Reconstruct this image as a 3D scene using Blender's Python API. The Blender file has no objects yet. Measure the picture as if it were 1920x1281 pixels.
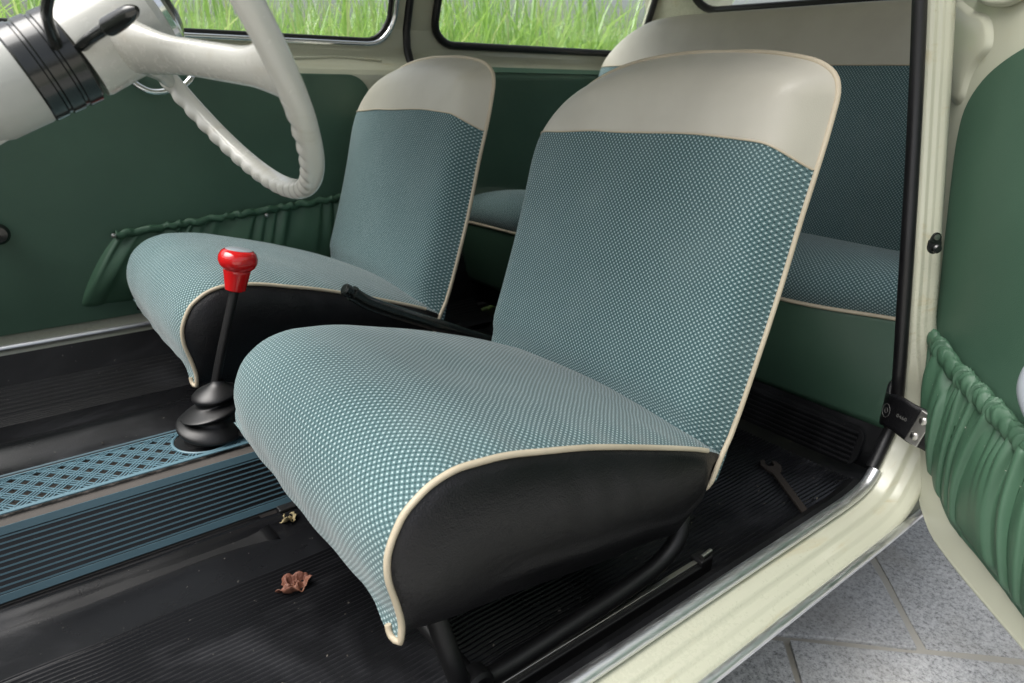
import bpy, bmesh, math, random
import numpy as np
from mathutils import Vector, Matrix
from mathutils.geometry import tessellate_polygon
random.seed(7); rng = np.random.default_rng(7)
S = bpy.context.scene
COL = S.collection
H = 0.80                                    # camera height above the paving; all coordinates below are relative to the lens
YAW, PITCH, ROLL = [math.radians(a) for a in (38.154, 21.137, 1.153)]
FPX = 1280.0

# ------------------------------------------------------------------ camera
cy_, sy_, cp_, sp_ = math.cos(YAW), math.sin(YAW), math.cos(PITCH), math.sin(PITCH)
fwd = np.array([sy_*cp_, cy_*cp_, -sp_]); rgt = np.array([cy_, -sy_, 0.0]); upv = np.cross(rgt, fwd)
cr_, sr_ = math.cos(ROLL), math.sin(ROLL)
R2 = cr_*rgt + sr_*upv; U2 = -sr_*rgt + cr_*upv
cam = bpy.data.cameras.new('camera'); camo = bpy.data.objects.new('camera', cam); COL.objects.link(camo)
m = Matrix.Identity(4)
for i in range(3):
    m[i][0], m[i][1], m[i][2] = R2[i], U2[i], -fwd[i]
m[2][3] = H
camo.matrix_world = m
cam.sensor_width = 36.0; cam.lens = 36.0*FPX/1920.0
cam.clip_start = 0.01; cam.clip_end = 500
cam.dof.use_dof = True; cam.dof.focus_distance = 0.80; cam.dof.aperture_fstop = 8.0
S.camera = camo

# ------------------------------------------------------------------ world, sun, exposure
SUN_EL, SUN_AZ = math.radians(60), math.radians(288)   # azimuth measured from +Y towards +X
w = bpy.data.worlds.new('World'); S.world = w; w.use_nodes = True
nt = w.node_tree; nt.nodes.clear()
sky = nt.nodes.new('ShaderNodeTexSky'); sky.sky_type = 'NISHITA'; sky.sun_disc = False
sky.sun_elevation = SUN_EL; sky.sun_rotation = SUN_AZ; sky.air_density = 1.0; sky.dust_density = 6.0; sky.ozone_density = 0.6
hs = nt.nodes.new('ShaderNodeHueSaturation'); hs.inputs['Saturation'].default_value = 0.42
bg = nt.nodes.new('ShaderNodeBackground'); bg.inputs['Strength'].default_value = 0.15
wo = nt.nodes.new('ShaderNodeOutputWorld')
nt.links.new(sky.outputs[0], hs.inputs['Color']); nt.links.new(hs.outputs[0], bg.inputs[0]); nt.links.new(bg.outputs[0], wo.inputs[0])
sl = bpy.data.lights.new('sun', 'SUN'); sl.energy = 2.3; sl.angle = math.radians(55); sl.color = (1.0, 0.995, 0.97)
so = bpy.data.objects.new('sun', sl); COL.objects.link(so)
sd = Vector((math.sin(SUN_AZ)*math.cos(SUN_EL), math.cos(SUN_AZ)*math.cos(SUN_EL), math.sin(SUN_EL)))
so.rotation_euler = sd.to_track_quat('Z', 'Y').to_euler(); so.location = (0, 0, 6)
S.view_settings.view_transform = 'Standard'; S.view_settings.look = 'None'
S.view_settings.exposure = 0.74; S.view_settings.gamma = 1.0; S.view_settings.use_curve_mapping = False
S.render.engine = 'CYCLES'
S.cycles.max_bounces = 8; S.cycles.transparent_max_bounces = 12

# ------------------------------------------------------------------ pixel helpers
def ray(u, v): return R2*((u-960)/FPX) - U2*((v-640.5)/FPX) + fwd
def on(ax, c, u, v):
    d = ray(u, v); return d*(c/d[ax])
def on_plane(p0, n, u, v):
    d = ray(u, v); return d*(np.dot(p0, n)/np.dot(d, n))

# ------------------------------------------------------------------ materials
class NT:
    def __init__(s, name):
        s.m = bpy.data.materials.new(name); s.m.use_nodes = True; s.t = s.m.node_tree
        s.b = s.t.nodes['Principled BSDF']; s.out = s.t.nodes['Material Output']
    def n(s, typ, **kw):
        x = s.t.nodes.new(typ)
        for k, v in kw.items(): setattr(x, k, v)
        return x
    def put(s, sock, v):
        if isinstance(v, bpy.types.NodeSocket): s.t.links.new(v, sock)
        else: sock.default_value = v
    def math(s, op, a, b=None, c=None, clamp=False):
        x = s.n('ShaderNodeMath', operation=op, use_clamp=clamp); s.put(x.inputs[0], a)
        if b is not None: s.put(x.inputs[1], b)
        if c is not None: s.put(x.inputs[2], c)
        return x.outputs[0]
    def coord(s, kind='Object'):
        return s.n('ShaderNodeTexCoord').outputs[kind]
    def mapping(s, vec, scale=(1,1,1), rot=(0,0,0), loc=(0,0,0)):
        x = s.n('ShaderNodeMapping'); s.put(x.inputs[0], vec); x.inputs['Scale'].default_value = scale; x.inputs['Rotation'].default_value = rot; x.inputs['Location'].default_value = loc
        return x.outputs[0]
    def noise(s, vec, scale, detail=3, rough=0.55, dist=0.0):
        x = s.n('ShaderNodeTexNoise'); s.put(x.inputs['Vector'], vec); x.inputs['Scale'].default_value = scale
        x.inputs['Detail'].default_value = detail; x.inputs['Roughness'].default_value = rough; x.inputs['Distortion'].default_value = dist
        return x.outputs['Fac']
    def voro(s, vec, scale, feature='F1'):
        x = s.n('ShaderNodeTexVoronoi', feature=feature); s.put(x.inputs['Vector'], vec); x.inputs['Scale'].default_value = scale
        return x.outputs['Distance']
    def ramp(s, f, stops):
        x = s.n('ShaderNodeValToRGB'); s.put(x.inputs[0], f); e = x.color_ramp.elements
        while len(e) < len(stops): e.new(0.5)
        for i, (p, c) in enumerate(stops):
            e[i].position = p; e[i].color = (*c, 1) if len(c) == 3 else c
        return x.outputs[0]
    def smooth(s, f, a, b):
        x = s.n('ShaderNodeMapRange', interpolation_type='SMOOTHSTEP'); s.put(x.inputs[0], f); x.inputs[1].default_value = a; x.inputs[2].default_value = b
        return x.outputs[0]
    def mix(s, f, a, b):
        x = s.n('ShaderNodeMix', data_type='RGBA'); s.put(x.inputs[0], f)
        for i, v in ((6, a), (7, b)):
            s.put(x.inputs[i], (*v, 1) if isinstance(v, tuple) and len(v) == 3 else v)
        return x.outputs[2]
    def bump(s, h, strength=0.3, dist=0.001, prev=None):
        x = s.n('ShaderNodeBump'); s.put(x.inputs['Height'], h); x.inputs['Strength'].default_value = strength; x.inputs['Distance'].default_value = dist
        if prev is not None: s.put(x.inputs['Normal'], prev)
        return x.outputs[0]
    def set(s, **kw):
        names = dict(color='Base Color', rough='Roughness', metal='Metallic', normal='Normal', coat='Coat Weight', coatr='Coat Roughness', spec='Specular IOR Level', sheen='Sheen Weight', trans='Transmission Weight', aniso='Anisotropic', sub='Subsurface Weight')
        for k, v in kw.items():
            if k == 'color' and isinstance(v, tuple) and len(v) == 3: v = (*v, 1)
            s.put(s.b.inputs[names[k]], v)
        return s.m

def mat_fabric():
    t = NT('star_weave_fabric'); uv = t.coord('UV')
    wob = t.n('ShaderNodeVectorMath', operation='ADD')
    nz = t.n('ShaderNodeTexNoise'); t.put(nz.inputs['Vector'], uv); nz.inputs['Scale'].default_value = 14; nz.inputs['Detail'].default_value = 1
    sc = t.n('ShaderNodeVectorMath', operation='SCALE'); t.put(sc.inputs[0], nz.outputs['Color']); sc.inputs['Scale'].default_value = 0.0025
    t.put(wob.inputs[0], uv); t.put(wob.inputs[1], sc.outputs[0])
    sp = t.n('ShaderNodeSeparateXYZ'); t.put(sp.inputs[0], wob.outputs[0])
    px, py = 0.0061, 0.0063
    def star(ox, oy, k0, k1):
        a = t.math('ABSOLUTE', t.math('SUBTRACT', t.math('FRACT', t.math('MULTIPLY_ADD', sp.outputs[0], 1/px, ox)), 0.5))
        b = t.math('ABSOLUTE', t.math('SUBTRACT', t.math('FRACT', t.math('MULTIPLY_ADD', sp.outputs[1], 1/py, oy)), 0.5))
        q = t.math('ADD', t.math('POWER', a, 0.58), t.math('POWER', b, 0.58))
        return t.smooth(q, k1, k0)
    st = t.math('MAXIMUM', star(0, 0, .40, .56), star(.5, .5, .40, .56))
    dk = t.math('MAXIMUM', star(.5, 0, .30, .52), star(0, .5, .30, .52))
    thr = t.noise(t.mapping(uv, (1, 6, 1)), 900, 2)
    big = t.noise(uv, 9, 3)
    base = t.mix(thr, (.038, .086, .092), (.086, .164, .172))
    base = t.mix(dk, base, (.012, .032, .036))
    lite = t.mix(thr, (.31, .42, .435), (.51, .625, .635))
    c = t.mix(st, base, lite)
    c = t.mix(t.math('MULTIPLY', t.smooth(big, .4, .8), .10), c, (.30, .36, .36))
    h = t.math('ADD', t.math('MULTIPLY', st, 1.0), t.math('MULTIPLY', thr, .35))
    return t.set(color=c, rough=.88, sheen=.25, spec=.25, normal=t.bump(h, .55, .0006))

def mat_vinyl(name, c1, c2, rough, grain=900, strength=.25, wrinkle=0, coat=0, spec=.5):
    t = NT(name); o = t.coord('Object')
    n1 = t.noise(o, 7, 4); c = t.mix(t.smooth(n1, .35, .7), c1, c2)
    v = t.voro(o, grain); fine = t.noise(o, grain*1.4, 2)
    h = t.math('ADD', v, t.math('MULTIPLY', fine, .5))
    nm = t.bump(h, strength, .0006, t.bump(t.noise(o, 11, 2), .25, .004))
    if wrinkle:
        wv = t.noise(t.mapping(o, (1, 1, 2.2), (0, .35, 0)), 26, 5, .6, 1.2)
        nm = t.bump(t.math('ABSOLUTE', t.math('SUBTRACT', wv, .5)), wrinkle, .006, nm)
    r = t.math('MULTIPLY_ADD', n1, .25, rough-.12)
    return t.set(color=c, rough=r, normal=nm, coat=coat, spec=spec)

def mat_paint(name, c1, stain, rough=.22, dirt=.5):
    t = NT(name); o = t.coord('Object')
    big = t.noise(o, 4, 4); st = t.noise(t.mapping(o, (1.2, 9, 9)), 5, 5, .6, .6)
    fl = t.noise(o, 160, 4, .7)
    c = t.mix(t.math('MULTIPLY', t.smooth(st, .56, .78), dirt), c1, stain)
    chips = t.math('MULTIPLY', t.smooth(fl, .74, .77), t.smooth(big, .52, .66))
    c = t.mix(t.math('MULTIPLY', chips, dirt), c, (.09, .07, .05))
    r = t.math('ADD', t.math('MULTIPLY', fl, .14), t.math('MULTIPLY_ADD', big, .12, rough-.1))
    return t.set(color=c, rough=r, coat=.35, coatr=.08, normal=t.bump(t.noise(o, 55, 2), .06, .002))

def mat_metal(name, c, rough, scr=.2):
    t = NT(name); o = t.coord('Object')
    a = t.noise(t.mapping(o, (4, 60, 60)), 12, 4); b = t.noise(o, 30, 4)
    r = t.math('ADD', t.math('MULTIPLY', t.smooth(a, .4, .8), scr), rough)
    cc = t.mix(t.math('MULTIPLY', t.smooth(b, .55, .75), .45), c, tuple(x*.45 for x in c))
    return t.set(color=cc, metal=1.0, rough=r, normal=t.bump(b, .12, .001))

def mat_rubber(name, c, dust, rough=.5, amt=.5, dust_scale=5):
    t = NT(name); o = t.coord('Object')
    d = t.noise(t.mapping(o, (1, 1.6, 1)), dust_scale, 6, .62, .8); f = t.noise(o, 420, 3); sp = t.noise(o, 150, 2, .5)
    k = t.math('MULTIPLY', t.smooth(d, .46, .72), amt)
    cc = t.mix(k, c, dust)
    cc = t.mix(t.math('MULTIPLY', t.smooth(sp, .735, .76), .7), cc, (.11, .105, .095))
    r = t.math('MULTIPLY_ADD', k, .35, t.math('MULTIPLY_ADD', d, .3, rough-.15))
    return t.set(color=cc, rough=r, normal=t.bump(f, .18, .0006), spec=.25)

def mat_plain(name, c, rough, bump=.08, scale=200, coat=0, metal=0):
    t = NT(name); o = t.coord('Object'); f = t.noise(o, scale, 3); b = t.noise(o, scale*.06, 3)
    cc = t.mix(t.math('MULTIPLY', t.smooth(b, .4, .75), .3), c, tuple(x*.7 for x in c))
    return t.set(color=cc, rough=t.math('MULTIPLY_ADD', b, .2, rough-.1), normal=t.bump(f, bump, .0006), coat=coat, metal=metal)

def mat_glass():
    t = NT('window_glass'); t.t.nodes.remove(t.b)
    tr = t.n('ShaderNodeBsdfTransparent'); tr.inputs[0].default_value = (.95, .97, .96, 1)
    gl = t.n('ShaderNodeBsdfGlossy'); gl.inputs['Roughness'].default_value = .02
    fr = t.n('ShaderNodeFresnel'); gm = t.n('ShaderNodeNewGeometry'); t.put(fr.inputs[0], t.math('MULTIPLY_ADD', gm.outputs['Backfacing'], 1/1.45-1.45, 1.45))
    mx = t.n('ShaderNodeMixShader'); t.put(mx.inputs[0], fr.outputs[0]); t.put(mx.inputs[1], tr.outputs[0]); t.put(mx.inputs[2], gl.outputs[0])
    t.put(t.out.inputs[0], mx.outputs[0]); return t.m

def mat_grass():
    t = NT('grass_blade'); t.t.nodes.remove(t.b)
    at = t.n('ShaderNodeAttribute', attribute_name='tint'); o = t.coord('Object')
    c = t.ramp(at.outputs['Fac'], [(0, (.14, .30, .07)), (.45, (.27, .48, .11)), (.8, (.40, .58, .20)), (1, (.60, .60, .34))])
    n = t.noise(o, 2.2, 3); c = t.mix(t.math('MULTIPLY', n, .35), c, (.09, .22, .06))
    d = t.n('ShaderNodeBsdfDiffuse'); t.put(d.inputs[0], c)
    tl = t.n('ShaderNodeBsdfTranslucent'); t.put(tl.inputs[0], t.mix(.4, c, (.45, .60, .12)))
    g = t.n('ShaderNodeBsdfGlossy'); g.inputs['Roughness'].default_value = .35; g.inputs[0].default_value = (.8, .85, .8, 1)
    a = t.n('ShaderNodeMixShader'); a.inputs[0].default_value = .5; t.put(a.inputs[1], d.outputs[0]); t.put(a.inputs[2], tl.outputs[0])
    b = t.n('ShaderNodeMixShader'); b.inputs[0].default_value = .07; t.put(b.inputs[1], a.outputs[0]); t.put(b.inputs[2], g.outputs[0])
    t.put(t.out.inputs[0], b.outputs[0]); return t.m

def mat_stone():
    t = NT('granite_slab'); o = t.coord('Object')
    oi = t.n('ShaderNodeObjectInfo')
    a = t.noise(o, 180, 3, .7); b = t.noise(o, 6, 5); v = t.voro(o, 210)
    c = t.ramp(a, [(.30, (.15, .15, .15)), (.44, (.37, .375, .375)), (.56, (.50, .505, .505)), (.75, (.64, .64, .635))])
    c = t.mix(t.math('MULTIPLY', t.smooth(v, .28, .12), .5), c, (.07, .07, .075))
    c = t.mix(t.math('MULTIPLY', t.smooth(b, .42, .70), .45), c, (.30, .28, .24))
    c = t.mix(t.math('MULTIPLY', oi.outputs['Random'], .25), c, (.30, .31, .32))
    return t.set(color=c, rough=.8, normal=t.bump(t.math('ADD', a, t.math('MULTIPLY', b, 2)), .45, .003))

MT = dict(
    fabric=mat_fabric(),
    cream_vinyl=mat_vinyl('cream_vinyl', (.52, .495, .42), (.465, .44, .37), .42, 700, .16),
    piping=mat_vinyl('cream_piping', (.55, .48, .36), (.43, .37, .27), .5, 900, .2),
    black_vinyl=mat_vinyl('black_leather', (.0035, .0035, .0043), (.007, .007, .0083), .38, 620, .55, .22, spec=.32),
    green_vinyl=mat_vinyl('green_vinyl', (.043, .094, .062), (.050, .106, .070), .47, 1000, .22),
    green_cloth=mat_vinyl('green_pocket_vinyl', (.040, .098, .058), (.048, .110, .066), .50, 1100, .15),
    paint=mat_paint('cream_paint', (.46, .465, .365), (.40, .33, .18), .26, .65),
    paint_door=mat_paint('cream_door_paint', (.46, .47, .375), (.46, .41, .24), .34, .30),
    chrome=mat_metal('chrome', (.82, .83, .84), .10, .18),
    alu=mat_metal('worn_aluminium', (.74, .75, .77), .34, .25),
    steel=mat_metal('screw_steel', (.50, .49, .46), .28, .2),
    rubber=mat_rubber('black_rubber_mat', (.0050, .0052, .0060), (.020, .021, .024), .46, .6),
    rubber_dusty=mat_rubber('dusty_rubber_mat', (.0060, .0062, .0072), (.036, .037, .042), .30, .8, 3.2),
    seal=mat_plain('black_rubber_seal', (.006, .006, .007), .42, .12, 300),
    black_paint=mat_plain('black_enamel', (.004, .004, .0045), .5, .06, 120, 0),
    teal=mat_plain('teal_enamel', (.095, .180, .222), .50, .08, 300),
    teal_dark=mat_plain('teal_band', (.038, .082, .106), .52, .08, 300),
    under=mat_plain('brown_grey_underlay', (.070, .062, .056), .75, .3, 260),
    grey=mat_paint('pale_grey_enamel', (.46, .46, .42), (.32, .28, .20), .22, .35),
    grey_dull=mat_paint('dull_grey_column_paint', (.38, .39, .365), (.26, .23, .18), .58, .55),
    bakelite=mat_plain('black_bakelite', (.010, .012, .011), .22, .08, 90, .3),
    red=mat_plain('red_plastic', (.56, .010, .012), .14, .02, 60, .6),
    glass=mat_glass(), grass=mat_grass(), stone=mat_stone(),
    leaf=mat_vinyl('dry_leaf', (.15, .055, .035), (.24, .11, .065), .6, 300, .5, .6),
    leaf_pale=mat_vinyl('pale_leaf', (.30, .25, .13), (.20, .15, .07), .6, 300, .5, .6),
    leather_mark=mat_plain('worn_stamp', (.10, .10, .095), .7, .1, 200),
    rust=mat_plain('rusty_iron', (.020, .015, .012), .8, .4, 260),
    earth=mat_plain('earth', (.10, .16, .05), .9, .5, 40),
    mortar=mat_plain('sandy_mortar', (.42, .40, .35), .9, .6, 160),
    lining=mat_plain('pale_headlining', (.58, .57, .50), .8, .2, 300),
    white=mat_plain('pale_plastic_and_cap_glint', (.30, .33, .36), .3, .05, 80),
)

# ------------------------------------------------------------------ mesh helpers (points are relative to the lens, H lifts them)
def wloc(o):
    v = np.zeros(3)
    while o is not None: v = v + np.array(o.location); o = o.parent
    return v
def link(name, me, mat, parent, kind=None):
    o = bpy.data.objects.new(name, me); COL.objects.link(o)
    if mat: me.materials.append(MT[mat])
    if parent is not None: o.parent = parent
    if kind: o['kind'] = kind
    return o
def mesh(name, V, F, mat, parent=None, smooth=True, uv=None, kind=None, sharp=None):
    V = np.asarray(V, float)+np.array([0, 0, H]) - wloc(parent)
    me = bpy.data.meshes.new(name); me.from_pydata(V.tolist(), [], [tuple(int(i) for i in f) for f in F]); me.validate()
    if smooth: me.polygons.foreach_set('use_smooth', [True]*len(me.polygons))
    if uv is not None:
        l = me.uv_layers.new(name='UVMap'); uv = np.asarray(uv)
        idx = np.empty(len(me.loops), int); me.loops.foreach_get('vertex_index', idx); l.data.foreach_set('uv', uv[idx].ravel())
    if sharp: me.set_sharp_from_angle(angle=math.radians(sharp))
    me.update()
    return link(name, me, mat, parent, kind)
def thing(name, label, cat, loc, group=None):
    o = bpy.data.objects.new(name, None); COL.objects.link(o); o.location = (loc[0], loc[1], loc[2]+H); o.empty_display_size = .05
    o['label'] = label; o['category'] = cat
    if group: o['group'] = group
    return o
def dup(root, off, label):
    r = root.copy(); COL.objects.link(r); r.location = Vector(root.location)+Vector(off); r['label'] = label
    def rec(a, b):
        for ch in a.children:
            c = ch.copy(); COL.objects.link(c); c.parent = b; rec(ch, c)
    rec(root, r); return r
def crom(P, n, closed=False):
    P = np.asarray(P, float); k = len(P)
    seg = np.linalg.norm(np.diff(P if not closed else np.vstack([P, P[:1]]), axis=0), axis=1); cum = np.concatenate([[0], np.cumsum(seg)])
    out = []
    for d in np.linspace(0, cum[-1], n, endpoint=not closed):
        i = min(np.searchsorted(cum, d, 'right')-1, len(seg)-1); t = (d-cum[i])/max(seg[i], 1e-9)
        g = (lambda j: P[j % k]) if closed else (lambda j: P[min(max(j, 0), k-1)])
        a, b, c, e = g(i-1), g(i), g(i+1), g(i+2)
        out.append(.5*((2*b)+(-a+c)*t+(2*a-5*b+4*c-e)*t*t+(-a+3*b-3*c+e)*t**3))
    return np.array(out)
def frames(P, closed=False, ref=None):
    P = np.asarray(P, float); n = len(P)
    T = (np.roll(P, -1, 0)-np.roll(P, 1, 0)) if closed else np.gradient(P, axis=0)
    T = T/np.maximum(np.linalg.norm(T, axis=1, keepdims=True), 1e-12)
    if ref is None: ref = np.array([0, 0, 1.]) if abs(T[0][2]) < .9 else np.array([0, 1., 0])
    N = []; v = ref-T[0]*np.dot(ref, T[0])
    for i in range(n):
        v = v-T[i]*np.dot(v, T[i]); v = v/np.linalg.norm(v); N.append(v)
    N = np.array(N); B = np.cross(T, N); return T, N, B
def tube_geo(P, r, k=10, closed=False, ref=None, flat=1.0):
    P = np.asarray(P, float); n = len(P); r = np.broadcast_to(np.asarray(r, float), (n,))
    T, N, B = frames(P, closed, ref); a = np.linspace(0, 2*np.pi, k, endpoint=False)
    V = (P[:, None]+r[:, None, None]*(np.cos(a)[None, :, None]*N[:, None]+flat*np.sin(a)[None, :, None]*B[:, None])).reshape(-1, 3)
    F = []
    for i in range(n if closed else n-1):
        j = (i+1) % n
        for q in range(k): F.append((i*k+q, i*k+(q+1) % k, j*k+(q+1) % k, j*k+q))
    if not closed: F.append(tuple(range(k-1, -1, -1))); F.append(tuple((n-1)*k+q for q in range(k)))
    return V, F
def tube(name, P, r, mat, parent=None, k=10, closed=False, ref=None, flat=1.0, kind=None):
    V, F = tube_geo(P, r, k, closed, ref, flat); return mesh(name, V, F, mat, parent, kind=kind, sharp=50)
def grid(name, fn, nu, nv, mat, parent=None, uvf=None, smooth=True, thick=0, kind=None):
    V, UV = [], []
    for i in range(nu+1):
        for j in range(nv+1):
            p = fn(i/nu, j/nv); V.append(p); UV.append(uvf(i/nu, j/nv) if uvf else (i/nu, j/nv))
    F = [(i*(nv+1)+j, (i+1)*(nv+1)+j, (i+1)*(nv+1)+j+1, i*(nv+1)+j+1) for i in range(nu) for j in range(nv)]
    o = mesh(name, V, F, mat, parent, smooth, UV, kind)
    if thick: s = o.modifiers.new('thickness', 'SOLIDIFY'); s.thickness = abs(thick); s.offset = 1 if thick > 0 else -1
    return o
def lathe(name, prof, origin, axis, mat, parent=None, k=40, sharp=35, kind=None):
    axis = np.asarray(axis, float); axis /= np.linalg.norm(axis)
    e1 = np.cross(axis, [0, 1., 0]) if abs(axis[1]) < .9 else np.cross(axis, [1., 0, 0]); e1 /= np.linalg.norm(e1); e2 = np.cross(axis, e1)
    V, F = [], []
    for r, h in prof:
        for q in range(k):
            a = 2*np.pi*q/k; V.append(np.asarray(origin)+axis*h+max(r, 1e-5)*(math.cos(a)*e1+math.sin(a)*e2))
    for i in range(len(prof)-1):
        for q in range(k): F.append((i*k+q, i*k+(q+1) % k, (i+1)*k+(q+1) % k, (i+1)*k+q))
    F.append(tuple(range(k-1, -1, -1))); F.append(tuple((len(prof)-1)*k+q for q in range(k)))
    return mesh(name, V, F, mat, parent, sharp=sharp, kind=kind)
def box_geo(c, hx, hy, hz, ax=None):
    ax = np.eye(3) if ax is None else np.asarray(ax); V = []
    for sx in (-1, 1):
        for sy in (-1, 1):
            for sz in (-1, 1): V.append(np.asarray(c)+sx*hx*ax[0]+sy*hy*ax[1]+sz*hz*ax[2])
    return V, [(0, 1, 3, 2), (4, 6, 7, 5), (0, 4, 5, 1), (2, 3, 7, 6), (0, 2, 6, 4), (1, 5, 7, 3)]
def bevel(o, wd=.002, seg=2, ang=30):
    b = o.modifiers.new('bevel', 'BEVEL'); b.width = wd; b.segments = seg; b.limit_method = 'ANGLE'; b.angle_limit = math.radians(ang); return o
def box(name, c, hx, hy, hz, mat, parent=None, ax=None, bv=.002):
    V, F = box_geo(c, hx, hy, hz, ax); o = mesh(name, V, F, mat, parent, smooth=False)
    if bv: bevel(o, bv)
    return o
def panel(name, outer, holes, fn, t, mat, parent=None, cuts=(), ucuts=(), bv=0, smooth=False, sharp=None, uvs=False):
    """flat plate with holes in (u, v), sliced, then bent by fn(u, v, depth); depth 0..t"""
    loops = [outer]+list(holes); pts = [Vector((p[0], p[1], 0)) for l in loops for p in l]
    tris = tessellate_polygon([[Vector((p[0], p[1], 0)) for p in l] for l in loops])
    bm = bmesh.new(); vs = [bm.verts.new(p) for p in pts]
    for tr in tris:
        try: bm.faces.new([vs[i] for i in tr])
        except ValueError: pass
    bmesh.ops.remove_doubles(bm, verts=bm.verts, dist=1e-6)
    bmesh.ops.recalc_face_normals(bm, faces=bm.faces)
    for f in bm.faces:
        if f.normal.z < 0: f.normal_flip()
    for c in cuts: bmesh.ops.bisect_plane(bm, geom=bm.verts[:]+bm.edges[:]+bm.faces[:], plane_co=(0, c, 0), plane_no=(0, 1, 0))
    for c in ucuts: bmesh.ops.bisect_plane(bm, geom=bm.verts[:]+bm.edges[:]+bm.faces[:], plane_co=(c, 0, 0), plane_no=(1, 0, 0))
    ex = bmesh.ops.extrude_face_region(bm, geom=bm.faces[:]); top = [g for g in ex['geom'] if isinstance(g, bmesh.types.BMVert)]
    for v in top: v.co.z = t
    bmesh.ops.recalc_face_normals(bm, faces=bm.faces)
    bm.verts.ensure_lookup_table(); bm.verts.index_update()
    V = [fn(v.co.x, v.co.y, v.co.z) for v in bm.verts]; F = [[v.index for v in f.verts] for f in bm.faces]; UV = [(v.co.x, v.co.y) for v in bm.verts]
    bm.free()
    o = mesh(name, V, F, mat, parent, smooth=smooth, sharp=sharp or (40 if smooth else None), uv=UV)
    if bv: bevel(o, bv, 2, 50)
    return o
def rrect(x0, z0, x1, z1, r, n=8):
    rs = r if isinstance(r, (list, tuple)) else [r]*4; L = []      # order: (x0,z0) (x1,z0) (x1,z1) (x0,z1)
    for (cx, cz, a0), rr in zip(((x0, z0, math.pi), (x1, z0, -math.pi/2), (x1, z1, 0), (x0, z1, math.pi/2)), rs):
        sx, sz = (1 if cx == x0 else -1), (1 if cz == z0 else -1)
        for q in range(n+1):
            a = a0+math.pi/2*q/n; L.append((cx+sx*rr+rr*math.cos(a), cz+sz*rr+rr*math.sin(a)))
    return L
def merge(geos):
    V, F = [], []
    for v, f in geos:
        b = len(V); V += list(v); F += [tuple(i+b for i in q) for q in f]
    return V, F
def sstep(x): x = min(max(x, 0), 1); return x*x*(3-2*x)
def vnoise(x, seed=0):
    i = math.floor(x); f = x-i
    h = lambda k: math.sin((k*127.1+seed*311.7))*43758.5453 % 1.0
    return h(i)*(1-sstep(f))+h(i+1)*sstep(f)

FL = -.585                                     # cabin floor
GR = -.80                                      # paving
YC = .935                                      # car centre line

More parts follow.
